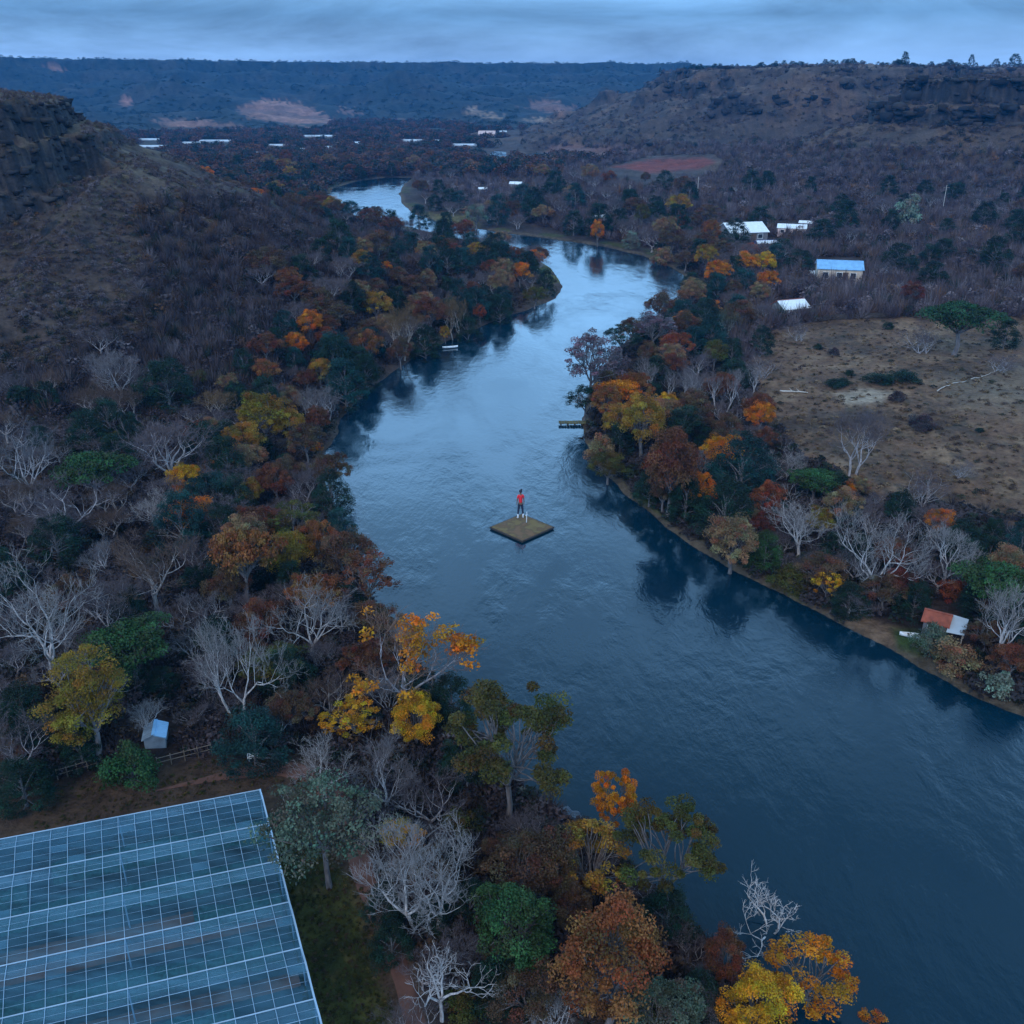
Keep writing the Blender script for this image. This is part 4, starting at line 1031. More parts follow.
M_skin = plain('brown skin', (.16,.085,.055), .6, .05, 4); M_red = plain('bright red shirt', (.80,.02,.03), .7, .1, 5); M_trous = plain('dark blue trousers', (.015,.022,.05), .8, .1, 5)
M_hair = plain('black hair', (.01,.011,.025), .6, .1, 8); M_boot = plain('white boots', (.72,.74,.78), .6, .05, 5)
def blob(name, c, s, m, parent, fn=None):
    me = bpy.data.meshes.new(name); bm = bmesh.new(); bmesh.ops.create_icosphere(bm, subdivisions=3, radius=1)
    for v in bm.verts:
        if fn: fn(v)
        v.co = Vector((v.co.x*s[0]+c[0], v.co.y*s[1]+c[1], v.co.z*s[2]+c[2]))
    bm.to_mesh(me); bm.free(); me.materials.append(m); me.polygons.foreach_set('use_smooth', [True]*len(me.polygons))
    o = bpy.data.objects.new(name, me); COL.objects.link(o); o.parent = parent; return o
def person(x, y, z, hgt, rz, label):
    rt = empty('person', (x, y, z), rz, (hgt/1.78*.84, hgt/1.78*.84, hgt/1.78)); tag(rt, label, 'person')
    V = [(0,0,.94),(0,.005,1.12),(0,.0,1.32),(0,-.005,1.45),(0,.0,1.54),(0,.015,1.64),(0,.01,1.73)]; R = [(.125,.10),(.12,.09),(.145,.10),(.09,.07),(.052,.052),(.082,.095),(.06,.075)]; E = [(i, i+1) for i in range(6)]
    for s in (-1, 1):
        b0 = len(V); V += [(s*.10,0,.88),(s*.15,.02,.50),(s*.18,-.01,.10),(s*.185,.0,.035),(s*.20,.13,.03)]; R += [.088,.062,.042,.042,.035]; E += [(0,b0),(b0,b0+1),(b0+1,b0+2),(b0+2,b0+3),(b0+3,b0+4)]
        b0 = len(V); V += [(s*.17,-.005,1.42),(s*.235,-.01,1.17),(s*.25,.03,.95),(s*.25,.04,.90)]; R += [.052,.042,.030,.028]; E += [(3,b0),(b0,b0+1),(b0+1,b0+2),(b0+2,b0+3)]
        h0 = b0+3
        for f in range(4):
            q = len(V); dx = (f-1.5)*.018; ln = (.07,.082,.078,.062)[f]
            V += [(s*.25,.04+dx*1.1,.862),(s*(.252),.042+dx*1.2,.862-ln*.55),(s*.245,.05+dx*1.2,.862-ln)]; R += [.010,.009,.008]; E += [(h0,q),(q,q+1),(q+1,q+2)]
        q = len(V); V += [(s*.24,.075,.885),(s*.232,.092,.855)]; R += [.012,.009]; E += [(h0,q),(q,q+1)]
    skin('body', V, E, R, M_skin, rt)
    TV = [(0,0,.94),(0,.005,1.12),(0,0,1.32),(0,-.003,1.44)]; TR = [(.148,.118),(.138,.108),(.163,.118),(.085,.078)]; TE = [(0,1),(1,2),(2,3)]
    for s in (-1, 1): q = len(TV); TV += [(s*.175,-.005,1.42),(s*.215,-.008,1.25)]; TR += [.068,.058]; TE += [(3,q),(q,q+1)]
    skin('shirt', TV, TE, TR, M_red, rt)
    LV = [(0,0,.99)]; LR = [(.138,.112)]; LE = []
    for s in (-1, 1): q = len(LV); LV += [(s*.10,0,.84),(s*.15,.02,.50),(s*.178,-.008,.24)]; LR += [.102,.076,.06]; LE += [(0,q),(q,q+1),(q+1,q+2)]
    skin('trousers', LV, LE, LR, M_trous, rt)
    for s in (-1, 1): skin('boot', [(s*.178,-.008,.30),(s*.18,-.01,.12),(s*.186,0,.05),(s*.205,.14,.04)], [(0,1),(1,2),(2,3)], [.066,.058,.058,.045], M_boot, rt)
    blob('hair', (0,-.012,1.685), (.105,.118,.118), M_hair, rt, lambda v: setattr(v.co, 'z', max(v.co.z, -.35 if v.co.y < .2 else .25)))
    blob('hair_bun', (.05,-.06,1.80), (.06,.06,.05), M_hair, rt)
    for s in (-1, 1):
        blob('eye', (s*.032,.098,1.655), (.012,.008,.009), M_boot, rt); blob('ear', (s*.088,.01,1.645), (.012,.024,.032), M_skin, rt)
    blob('nose', (0,.112,1.63), (.013,.018,.022), M_skin, rt); blob('mouth', (0,.102,1.592), (.026,.008,.007), M_red, rt)
    return rt
person(PX, PY, .26, PH, math.radians(15), 'dark-haired person in a red shirt, dark trousers and white boots standing on the floating platform')
# slim white pole beside the person
a = flat(526.5, 522, .28); rt = empty('mooring_pole', (a[0], a[1], .22)); tag(rt, 'slim white mooring pole next to the person on the platform', 'pole')
b = MB(); b.tube([(0,0,0),(.02,0,1.05)], [.035,.03], 8, cap=True); b.build('pole', M_boot, rt); b = MB(); b.tube([(-.12,0,.7),(.1,.05,.82)], [.02,.02], 6, cap=True); b.build('cleat', M_boot, rt)
# ================================================================== TREES one by one (crown centre, crown width)
L = 'left bank'; 
near_left = [
 ('lumpy',86,700,92,'mustard','tall lumpy mustard-yellow tree left of the tin shed, above the glasshouse',1.45),
 ('umb',130,640,98,'green','broad green dome-crowned tree with a dead white limb, behind the mustard-yellow tree',.75),
 ('bare',38,600,125,'white','tall pale bare tree at the left edge with rusty leaves at its top',1.25),
 ('fan',147,560,110,'brownt','brown-twigged fan-shaped bare tree standing in the middle of the left woods',.85),
 ('umb',242,548,76,'orangt','flat-topped rusty orange tree on thin pale stems left of the yellow-green tree',1.15),
 ('bare2',230,662,112,'white','white twin-stemmed bare tree above the round dark teal bush',1.1),
 ('bare',308,608,92,'white','white bare tree between the rusty flat-topped tree and the river trees',1.05),
 ('bare',155,508,58,'white','small pale bare tree right of the green flat-topped tree',.9),
 ('bare',207,606,52,'grey','small grey bare tree behind the white twin-stemmed tree',.9),
 ('bare',145,712,42,'white','little white bare tree leaning over the tin shed',1.15),
 ('dense',253,738,78,'teal','round dark teal bush beside the track above the glasshouse',.85),
 ('shrub',130,768,64,'green','green bush on the fence line left of the tin shed',.75),
 ('fan',12,735,85,'dimt','dusky grey-brown bare tree at the left edge above the glasshouse',1.0),
 ('dense',22,785,75,'dark','dark green bush against the left edge above the glasshouse corner',.7),
 ('umb',90,466,78,'green','flat-topped green umbrella tree on the left slope',.75),
 ('dense',166,384,64,'dark','large dark green tree on the foot of the left hill',.8),
 ('dense',18,398,30,'dark','small dark green tree against the left edge at the hill foot',.8),
 ('bare',20,448,80,'grey','tall grey bare tree at the left edge below the hill',1.2),
 ('bare',168,440,92,'dimt','wide dim grey bare tree below the large dark green tree',.9),
 ('fan',115,368,52,'grey','grey bare tree high on the foot of the left hill',1.0),
 ('fan',98,336,42,'dimt','hazy dim bare tree higher up the foot of the left hill',.8),
 ('dense',85,432,48,'dark','dark green tree behind the flat-topped green umbrella tree',1.0),
 ('dense',108,418,42,'dark','dark green tree right of a similar one behind the umbrella tree',1.0),
 ('round',114,440,26,'olive','small olive tree between two dark green trees',.8),
 ('round',185,478,40,'yellow','bright yellow tree in a patch of orange and teal trees on the left slope',.8),
 ('round',182,494,28,'orange','small vivid orange tree just below the bright yellow tree',.8),
 ('round',211,469,24,'orange','small orange tree just right of the bright yellow tree',.85),
 ('round',208,490,48,'teal','dull teal tree beside the bright yellow tree',.8),
 ('round',262,416,60,'mustard','mustard crowned tree, larger of two, on the upper left bank',.85),
 ('round',288,424,48,'ochre','ochre tree right of the larger mustard tree',.8),
 ('round',243,440,46,'ochre','ochre-yellow tree below the larger mustard tree',.85),
 ('round',232,452,34,'orange','rusty orange tree below the ochre-yellow one on the left slope',.8),
 ('round',305,440,42,'brown','brown tree at the water edge below the ochre tree',.9),
 ('round',275,480,46,'rust','rust brown tree halfway down the left bank',.85),
 ('round',250,492,32,'ochre','small ochre tree left of the dark river-edge trees',.9),
 ('open',292,520,56,'olive','olive-brown tree above the yellow-green tree',.95),
 ('round',313,447,18,'orange','tiny bright orange crown near the water on the left bank',.9),
 ('round',330,470,40,'brown','brown tree on the bank where the river first narrows on the left',1.0),
 ('dense',330,496,46,'dark','dark green tree at the left water edge, upper of two',1.15),
 ('dense',338,528,38,'teal','dark teal tree at the left water edge, lower of two',1.1),
 ('round',290,553,56,'mustard','yellow-green tree on the left bank in front of an orange one',.95),
 ('round',318,540,44,'orangt','brownish orange tree behind the yellow-green tree',1.1),
 ('open',366,578,68,'rust','dark rust open-crowned tree hanging over the water',1.0),
 ('part',402,650,140,'bright','large half-bare tree with glowing orange leaves over the water',.95),
 ('open',352,718,62,'yellow','golden yellow tree left of a brighter one, below the big half-bare tree',.7),
 ('round',415,718,66,'yellow','brightest golden yellow tree at the foot of the big half-bare tree',.75),
 ('dense',452,700,56,'dark','dark green tree at the water edge behind the golden yellow tree',1.0),
 ('dense',412,696,50,'dark','dark green tree under the big half-bare orange tree',.8),
 ('fan',385,768,92,'grey','grey bare tree below the golden yellow trees, left of a lower one',1.0),
 ('fan',428,792,84,'dimt','dim grey bare tree below the brightest golden yellow tree',1.0),
 ('bare',320,762,72,'white','thin white bare tree beside the red dirt track',1.15),
 ('bare',326,690,66,'brownt','brown-twigged bare tree behind the golden yellow trees',1.0),
 ('clumpy',508,742,132,'olive','large open-crowned olive tree with bronze tips over the river',1.25),
 ('airy',322,818,140,'greygreen','airy grey-green tree beside the glasshouse corner',.85),
 ('fan',424,868,122,'white','wide white fan-shaped bare tree right of the red dirt track',1.15),
 ('round',512,925,100,'green','full green tree among the near riverside trees',1.1),
 ('bent',440,975,112,'white','twisted white bare tree at the bottom edge right of the lawn',.9),
 ('round',534,868,96,'brown','dull olive-brown tree behind the full green tree',.9),
 ('round',612,960,132,'orangt','big rust-orange round tree near the bottom edge',1.0),
 ('low',556,1000,80,'white','spiky white bare bush left of the big rust-orange tree',.9),
 ('open',590,858,84,'ochre','white-stemmed ochre tree leaning out over the water',1.1),
 ('clumpy',614,800,50,'bright','slender orange-topped tree rising above the white-stemmed ochre tree',1.9),
 ('clumpy',668,852,108,'olive','tall open dark olive tree with curved pale stems over the water',1.35),
 ('dense',668,915,66,'dark','dark olive thicket tree under the curved pale stems',1.0),
 ('round',724,955,56,'rust','dark rust tree left of the white snag over the water',1.0),
 ('bent',772,915,100,(.62,.57,.56),'white dead tree leaning out over the dark water',.85),
 ('round',758,1006,92,'yellow','yellow-green tree at the bottom edge left of the orange one',.8),
 ('open',812,975,92,'bright','open orange tree at the bottom edge, farthest out over the river',1.0),
 ('round',664,1012,92,'greygreen','grey-green bush at the bottom edge',.7),
 ('open',872,1024,46,'orange','orange crown tip poking in at the bottom edge of the river',.9),
 ('round',402,834,46,'yellow','yellow crown peeping out behind the wide white fan-shaped tree',.7),
 ('dense',470,905,50,'dark','dark green tree between the wide white fan-shaped tree and the full green tree',1.1),
 ('dense',700,1000,60,'dark','dark tree between the grey-green bush and the yellow-green tree',1.1),
 ('dense',500,985,70,'dark','dark tree in front of the full green tree at the bottom edge',1.0),
 ('round',570,900,60,'brown','brown tree behind the big rust-orange tree',1.0),
 ('fan',278,716,48,'grey','small grey bare tree above the red dirt track behind the teal bush',.9),
 ('umb',272,660,72,'olive','dull olive flat tree behind the white twin-stemmed bare tree',.7),
 ('dense',55,540,62,'dark','dark green tree behind the tall pale bare tree at the left edge',.8),
 ('bare',60,502,100,'dimt','wide dusky bare tree left of the small pale bare tree',.8),
 ('fan',300,484,44,'dimt','dusky bare tree left of the dark trees at the water edge',.9),
 ('fan',110,600,70,'dimt','dusky bare tree in front of the brown-twigged fan-shaped tree',.9),
 ('round',375,620,54,'brown','brown tree at the left water edge behind the big half-bare tree',.8),
 ('dense',345,600,44,'dark','dark tree below the dark rust tree over the water',1.0),
 ('clumpy',465,765,60,'dark','dark green tree left of the large open-crowned olive tree',1.1),
]
for t in near_left: tree(t[0], t[1], t[2], t[3], t[4], t[5], t[6] if len(t) > 6 else None)
mid_left = [
 ('round',310,322,34,'orange','bright orange tree at the crest of the left bank trees',.8),
 ('round',296,343,30,'orange','orange tree just left of the bright one at the crest',.8),
 ('round',326,335,26,'red','red tree tucked right of the bright orange crest tree',.8),
 ('dense',335,352,52,'teal','teal tree under the orange crest trees',.8),
 ('round',320,370,30,'ochre','golden ochre tree left of the teal tree on the left bank',.9),
 ('dense',345,385,50,'teal','dark teal tree at the water edge below the orange crest trees',1.1),
 ('round',368,345,34,'orangt','rusty orange tree right of the teal tree on the left bank',1.0),
 ('fan',400,325,42,'tan','tall tan bare-stemmed tree on the left bank',1.3),
 ('fan',455,312,30,'tan','slim tan tree with a pale trunk by the left water edge',1.6),
 ('round',480,312,18,'red','small red tree at the left water edge',1.0),
 ('round',445,333,14,'ochre','tiny ochre tree at the left water edge',1.2),
 ('round',520,272,24,'orange','orange tree near the tip of the left bank point',.9),
 ('round',536,258,20,'orange','small orange tree beyond the tip of the left bank point',.9),
 ('round',502,282,28,'tan','tan tree left of the orange tree on the point',1.0),
 ('dense',546,283,24,'dark','dark green tree standing on the tip of the left bank point',1.2),
 ('round',412,282,16,'red','small red crown in the mauve thicket on the left',.8),
 ('round',386,266,14,'orange','small orange crown in the mauve thicket on the left',.8),
 ('dense',447,262,34,'dark','dark green tree in the mauve thicket on the left',.8),
 ('dense',393,262,22,'dark','small dark green tree next to the small orange crown',.8),
 ('round',428,278,22,'tan','tan tree beside the dark green tree in the left thicket',.9),
 ('dense',425,345,36,'dark','dark green tree at the left water edge beside the slim tan tree',1.1),
 ('dense',468,332,30,'dark','dark tree on the left bank below the small red tree',1.1),
 ('dense',500,310,30,'dark','dark tree on the left bank below the tan tree of the point',1.1),
 ('round',400,350,30,'brown','brown tree at the foot of the tall tan bare-stemmed tree',1.0),
 ('dense',365,372,36,'dark','dark green tree at the left water edge behind the teal one',1.1),
 ('round',490,268,20,'rust','rust tree behind the tan tree of the point',.9),
 ('round',535,295,26,'olive','olive tree on the shore of the left bank point',.8),
 ('dense',275,345,26,'dark','dark tree on the hill left of the orange crest trees',1.4),
 ('fan',315,402,46,'grey','grey bare tree beside the golden ochre tree',.9),
 ('fan',215,400,40,'tan','pale tan bare tree right of the large dark green tree',.8),
 ('round',235,392,30,'dark','round dark tree right of the large dark green tree',.8),
 ('round',200,377,20,'olive','olive crown touching the large dark green tree',.8),
 ('round',265,370,34,'orangt','rusty tree on the left slope below the orange crest trees',.7),
 ('round',290,400,36,'tan','tan tree on the left slope above the ochre tree',.7),
]
for t in mid_left: tree(*t[:6], t[6] if len(t) > 6 else None)
right = [
 ('open',594,362,66,'mauve','dusky pink open tree leaning over the water at the narrows',1.2),
 ('open',584,400,38,'dark','dark green tree hanging over the water below the dusky pink one',1.0),
 ('umb',620,388,48,'orange','flat orange tree behind the dark green tree at the narrows',.8),
 ('umb',612,376,36,'brown','brown flat tree above the flat orange tree',.8),
 ('round',643,420,62,'ochre','large ochre tree at the right water edge',.95),
 ('round',668,404,32,'yellow','bright yellow tree behind the large ochre tree',.8),
 ('round',672,462,76,'rust','large rust-red tree on the right bank',1.1),
 ('round',722,452,42,'bright','glowing golden orange tree inland of the large rust-red tree',.95),
 ('round',698,488,40,'orange','orange tree below the glowing golden orange one',1.0),
 ('round',608,466,40,'olive','olive bush at the right water edge below the jetty',.8),
 ('shrub',600,450,32,'tan','tan bush at the right water edge beside the jetty',.9),
 ('dense',650,488,40,'dark','dark tree under the large rust-red tree at the water edge',1.0),
 ('dense',620,440,36,'dark','dark green tree behind the tan bush by the jetty',1.0),
 ('dense',742,470,74,'teal','big dark teal tree on the right bank',1.0),
 ('dense',725,510,62,'dark','dark green tree at the water edge below the big dark teal tree',1.1),
 ('round',760,415,34,'orange','orange-topped tree at the near edge of the dry field',.9),
 ('round',765,438,28,'rust','rust tree just below the orange-topped tree by the field',.9),
 ('round',733,541,66,'tan','pale tan leafy tree at the right water edge',.85),
 ('round',768,498,42,'red','dark red tree right of the dark green water-edge tree',.9),
 ('round',765,522,36,'redbrown','maroon tree below the dark red tree',.9),
 ('dense',766,550,40,'green','mid-green tree right of the pale tan leafy tree',1.0),
 ('umb',815,478,52,'green','light green flat-topped tree near the field edge',.8),
 ('round',846,490,24,'orange','small orange tree right of the light green flat-topped tree',.8),
 ('bare',802,522,66,'white','white bare tree left of the small yellow tree',1.0),
 ('dense',845,512,40,'teal','teal tree under the small orange tree',.9),
 ('round',820,522,30,'mustard','small yellow-green tree between two white bare trees',1.2),
 ('bare',880,545,94,'white','largest white bare tree on the right bank above the sand patch',1.15),
 ('bare',950,552,76,'white','white bare tree inland of the largest one',.95),
 ('round',941,521,32,'orange','orange tree behind the white bare trees at the right',.9),
 ('open',828,584,32,'yellow','yellow tree under the low limb of the largest white bare tree',1.2),
 ('umb',995,578,84,'green','broad green tree at the right edge',.75),
 ('dense',985,600,58,'dark','dark green tree under the broad green one at the right edge',.8),
 ('bare',1008,612,66,'white','slim white bare tree at the right edge over the hut',1.5),
 ('round',1000,636,20,'orange','small orange crown on the slim white tree at the right edge',1.0),
 ('shrub',953,590,36,'red','dark red bush right behind the hut',.6),
 ('shrub',931,641,40,'greygreen','grey-green bush in front of the hut',.8),
 ('shrub',955,660,54,'tan','tan bush at the shore right of the white canoe',.6),
 ('spiky',998,684,34,'pale','pale green spiky bush on the shore near the right edge',.8),
 ('round',902,585,40,'redbrown','maroon tree right of the largest white bare tree',1.0),
 ('dense',915,600,40,'dark','dark tree between the largest white bare tree and the hut',1.1),
 ('dense',850,600,42,'dark','dark tree left of the trunk of the largest white bare tree',.9),
 ('shrub',790,580,44,'olive','olive bush on the right shore left of the yellow tree',.6),
 ('shrub',1018,655,36,'dark','dark bush at the right edge behind the shore',.9),
 ('umb',962,314,84,(.028,.072,.030),'dark green umbrella tree alone at the far side of the dry field',.62),
 ('dense',1006,334,34,'dark','dark round tree right of the lone umbrella tree',.9),
 ('fan',858,432,58,'dimt','hazy dim bare tree standing in the dry field',1.3),
 ('bare',789,458,44,'white','bright white bare bush-like tree at the field edge',1.0),
 ('thin',652,372,34,'grey','first slim grey bare tree from the left in the row behind the flat orange tree',1.2),
 ('thin',676,382,36,'grey','second slim grey bare tree from the left in the row behind the bright yellow tree',1.3),
 ('thin',698,388,38,'grey','third slim grey bare tree from the left in the row behind the golden orange tree',1.4),
 ('thin',722,390,38,'grey','fourth slim grey bare tree from the left in the row facing the field',1.3),
 ('thin',746,380,36,'grey','last slim grey bare tree of the row, next to the field',1.2),
 ('bare',700,462,38,'grey','small grey bare tree between the rust-red and the golden tree',1.0),
 ('spiky',908,214,28,'pale','pale whitish bush alone on the far right slope',1.1),
 ('round',715,352,32,'olive','olive green tree behind the row of slim grey bare trees',.9),
 ('dense',732,352,26,'dark','dark green tree right of the olive one behind the row of grey bare trees',1.1),
 ('round',676,344,34,'red','vivid red-orange tree on the inner bend of the right bank',.8),
 ('dense',695,342,36,'teal','teal tree right of the vivid red-orange tree',.9),
 ('round',684,322,32,'orange','orange tree behind the vivid red-orange tree',.7),
 ('open',655,328,46,'mauve','dusky pink tree left of the orange tree on the inner bend',.9),
 ('open',622,338,38,'dark','dark green tree at the tip of the inner bend',.9),
 ('round',648,352,26,'brown','brown tree in front of the dusky pink tree on the inner bend',1.0),
 ('dense',705,318,40,'dark','dark green tree right of the orange tree on the inner bend',.9),
 ('round',692,292,38,'tan','tan tree at the water side of the inner bend',.8),
 ('round',712,306,18,'orange','small orange crown in the trees of the inner bend',.8),
 ('fan',727,318,26,'greygreen','tall grey-green tree in the trees of the inner bend',1.8),
 ('round',718,272,30,'orange','orange tree beyond the bend, below the white roofs',.9),
 ('round',706,256,24,'ochre','ochre tree at the water edge beyond the bend',1.1),
 ('round',712,232,24,'orangt','rusty tree left of the white roofs',1.1),
 ('round',745,262,26,'bright','golden tree between the white roofs and the river',.9),
 ('round',764,262,26,'yellow','yellow tree right of the golden one below the white roofs',.9),
 ('round',768,280,24,'orange','deep orange tree below the yellow one near the blue-roofed house',.9),
 ('dense',745,283,36,'teal','teal tree left of the deep orange tree',.8),
 ('round',750,250,22,'red','reddish tree just under the white roofs',.7),
 ('dense',800,262,34,'dark','dark green tree left of the blue-roofed house',.7),
 ('dense',760,218,30,'dark','dark green tree behind the white roofs',.8),
 ('dense',822,232,32,'dark','dark green tree right of the white roofs',.8),
 ('round',914,292,30,'redbrown','red-brown tree in the thicket beyond the dry field',.8),
 ('round',678,220,24,'red','red-orange tree on the outer bank beyond the bend',1.0),
 ('round',665,228,26,'tan','dull tan tree left of the red-orange tree on the outer bank',1.0),
 ('round',598,231,18,'orange','orange tree hanging over the water on the outer bank',1.4),
 ('dense',655,208,26,'dark','dark green tree behind the tan tree on the outer bank',.9),
 ('round',642,215,16,'olive','slim olive tree on the outer bank',1.5),
 ('dense',632,240,20,'pale','pale green tree at the outer water edge',.9),
 ('shrub',662,258,26,'tan','tan bush on the shore of the outer bank',.7),
 ('round',476,215,22,'pale','pale yellowish tree near the far bend of the river',1.1),
 ('dense',745,465,0,'dark','',1) if False else ('shrub',845,352,0,'dark','',1),
]
for t in right:
    if t[3]: tree(*t[:6], t[6] if len(t) > 6 else None)
# low bushes of the dry field
for cx, cy, wp, c, k, lb in [(903,377,40,'dark',.28,'long low dark hedge-like bush in the dry field, right part'),(880,379,34,'dark',.28,'low dark hedge-like bush in the dry field, middle part'),
        (838,383,28,'dark',.3,'small low dark bush left of the hedge-like bushes'),(850,373,12,'dark',.5,'tiny dark bush above the small low one in the field'),
        (922,423,32,'darkt',.5,'dark maroon bush below the hedge-like bushes'),(898,397,18,'darkt',.6,'small dark maroon bush between the hedge and the larger maroon bush'),
        (980,430,10,'dark',.5,'tiny dark bush in the open right part of the field'),(834,352,14,'darkt',.6,'small brown bush in the upper part of the field'),
        (889,326,12,'dark',.6,'small dark bush at the upper field boundary'),(818,347,10,'dark',.6,'tiny dark bush near the field boundary beside the small white roof'),
        (800,332,34,'dimt',.6,'mauve bush below the small white-roofed house'),(765,365,46,'dimt',.6,'wide mauve bush at the left edge of the dry field'),
        (925,340,50,'dimt',.6,'mauve bush left of the lone umbrella tree'),(1000,362,44,'dimt',.5,'brown-mauve bush below the dark round tree at the right edge'),
        (960,470,36,'dimt',.5,'dull bush in the lower right of the dry field'),(922,490,56,'dimt',.8,'dusky bush behind the orange tree at the right'),(1010,545,50,'dimt',.8,'dusky bush at the right edge above the broad green tree')]:
    if c == 'dimt': tree('low', cx, cy, wp, c, lb, k)
    else: tree('shrub', cx, cy, wp, c, lb, k)

# ------------------------------------------------------------------ further trees of the woods, scattered
def visible_sample(n, zone, tmin, tmax, cond=None, minpx=10, wfun=None, avoid=.35):
    """random ground positions inside a zone of the valley, kept apart from one another"""
    out = []; tries = 0
    xs = [p[0] for p in zone]; ys = [p[1] for p in zone]
    B = 4000
    for rep in range(12):
        px = RNG.uniform(min(xs), max(xs), B); py = RNG.uniform(min(ys), max(ys), B)
        # world candidates on an approximate plane, then true height
        z0 = 3.0
        d = np.stack([(px-512)/F, cP+(512-py)/F*sP, -sP+(512-py)/F*cP], 1)
        ok = d[:, 2] < -.004; px, py, d = px[ok], py[ok], d[ok]
        t = (z0-H)/d[:, 2]; X = d[:, 0]*t; Y = d[:, 1]*t
        Z, wh, dd = height(X, Y, True)
        qx, qy = project(X, Y, Z)
        D = Y*cP-(Z-H)*sP
        k = inpoly(qx, qy, zone) & (dd > .8) & (D > tmin) & (D < tmax)
        for z in STRUCT_PX: k &= ~inpoly(qx, qy, [(z[0][0]-6, z[0][1]-6), (z[1][0]+6, z[1][1]-6), (z[2][0]+6, z[2][1]+(14 if z[2][1] > 180 else 6)), (z[3][0]-6, z[3][1]+(14 if z[2][1] > 180 else 6))])
        if cond is not None: k &= cond(X, Y, Z, wh, dd)
        for i in np.nonzero(k)[0]:
            w = wfun(D[i])*random.uniform(.7, 1.3)
            if all((X[i]-a)**2+(Y[i]-b)**2 > ((w/2+c)*avoid*2)**2*.5 for a, b, c in PLACED[-700:]):
                out.append((X[i], Y[i], Z[i], w)); PLACED.append((X[i], Y[i], w/2))
                if len(out) >= n: return out
    return out
def wood(n, zone, mix, label_where, wfun, group, tmin=30, tmax=1200, cond=None, avoid=.35):
    pts = visible_sample(n, zone, tmin, tmax, cond, wfun=wfun, avoid=avoid)
    kinds = [m[0] for m in mix]; ws = [m[3] for m in mix]
    for x, y, z, w in pts:
        m = random.choices(mix, ws)[0]
        k = NATK[m[0]]*random.uniform(.8, 1.1)
        if w > 5: k *= .9
        put_tree(m[0], x, y, z-.05, w, w*k, m[1], f"{m[2]} {label_where}", f"{m[2].split(' ',1)[0]} {NAME[m[0]].replace('_',' ')}s {group}")
ROUNDS = [('round','rust','rust-brown autumn tree',1.2),('round','orangt','dull orange autumn tree',.35),('round','ochre','ochre autumn tree',.35),('dense','dark','dark green tree',3),
          ('dense','teal','bluish green tree',1.5),('round','brown','brown leafed tree',2.2),('fan','dimt','dusky bare tree',5),('round','tan','tan leafed tree',1.1),('round','orange','bright orange tree',.09)]
wood(120, [(300,230),(350,205),(420,218),(480,240),(540,262),(560,285),(480,325),(420,350),(380,372),(340,400),(300,330),(260,290)], ROUNDS, 'in the woods inside the left river bend', lambda D: 5.2, 'of the left bend', cond=lambda X,Y,Z,wh,dd: dd < 24)
wood(60, [(300,290),(350,330),(330,420),(325,480),(345,560),(420,660),(380,720),(250,640),(180,560),(200,430),(240,380)], ROUNDS, 'on the left riverside between the taller trees', lambda D: 3.9, 'of the left riverside', avoid=.42)
wood(95, [(410,175),(440,160),(560,175),(700,215),(790,250),(700,290),(690,275),(620,245),(540,235),(440,215),(405,200)], ROUNDS, 'on the outer bank beyond the river bend', lambda D: 6.5, 'of the outer bank')
wood(55, [(600,345),(690,290),(760,260),(800,300),(770,335),(750,390),(770,450),(700,470),(600,440),(590,390)], ROUNDS, 'in the strip of woods on the inner right bend', lambda D: 4.6, 'of the inner right bend', avoid=.42)
wood(55, [(600,460),(720,470),(800,470),(900,520),(1024,560),(1024,705),(900,645),(800,600),(700,545),(640,505)], ROUNDS[3:8]+ROUNDS[:1], 'on the right bank behind the water edge', lambda D: 3.2, 'of the right bank', avoid=.45)
wood(75, [(180,195),(260,160),(420,160),(480,168),(410,176),(345,185),(330,200),(350,212),(300,240),(240,215)], [m if m[0] != 'fan' else ('round','brown','brown leafed tree',2) for m in ROUNDS], 'in the far woods left of the distant river reach', lambda D: 6.5, 'of the far woods', tmax=900)
wood(40, [(0,600),(100,560),(220,600),(340,650),(420,720),(300,745),(180,740),(60,790),(0,800)], [('fan','dimt','dusky bare tree',3),('bare','grey','grey bare tree',1),('dense','dark','dark green tree',2),('round','brown','brown leafed tree',1.4)], 'in the shadowy woods above the glasshouse', lambda D: 3.0, 'above the glasshouse', avoid=.5)
wood(45, [(0,400),(60,390),(200,400),(240,480),(280,560),(160,560),(0,560)], [('fan','dimt','dusky bare tree',4),('fan','brownt','brown-twigged bare tree',2),('dense','dark','dark green tree',1.2)], 'on the lower left slope', lambda D: 3.8, 'of the lower left slope', avoid=.42)
wood(26, [(430,800),(560,820),(640,900),(720,960),(820,1040),(400,1040),(380,930)], [('dense','dark','dark green tree',2),('round','brown','brown leafed tree',2),('fan','dimt','dusky bare tree',2),('shrub','olive','olive bush',1)], 'between the near riverside trees', lambda D: 2.8, 'of the near riverside', avoid=.6)
wood(45, [(560,185),(700,180),(860,190),(1024,180),(1024,300),(900,300),(780,300),(720,220)], [('dense','dark','dark green tree',5),('round','brown','brown leafed tree',1),('fan','dimt','dusky bare tree',3)], 'in the mauve thicket below the right hills', lambda D: 6, 'of the right thicket', cond=lambda X,Y,Z,wh,dd: Z < 9)
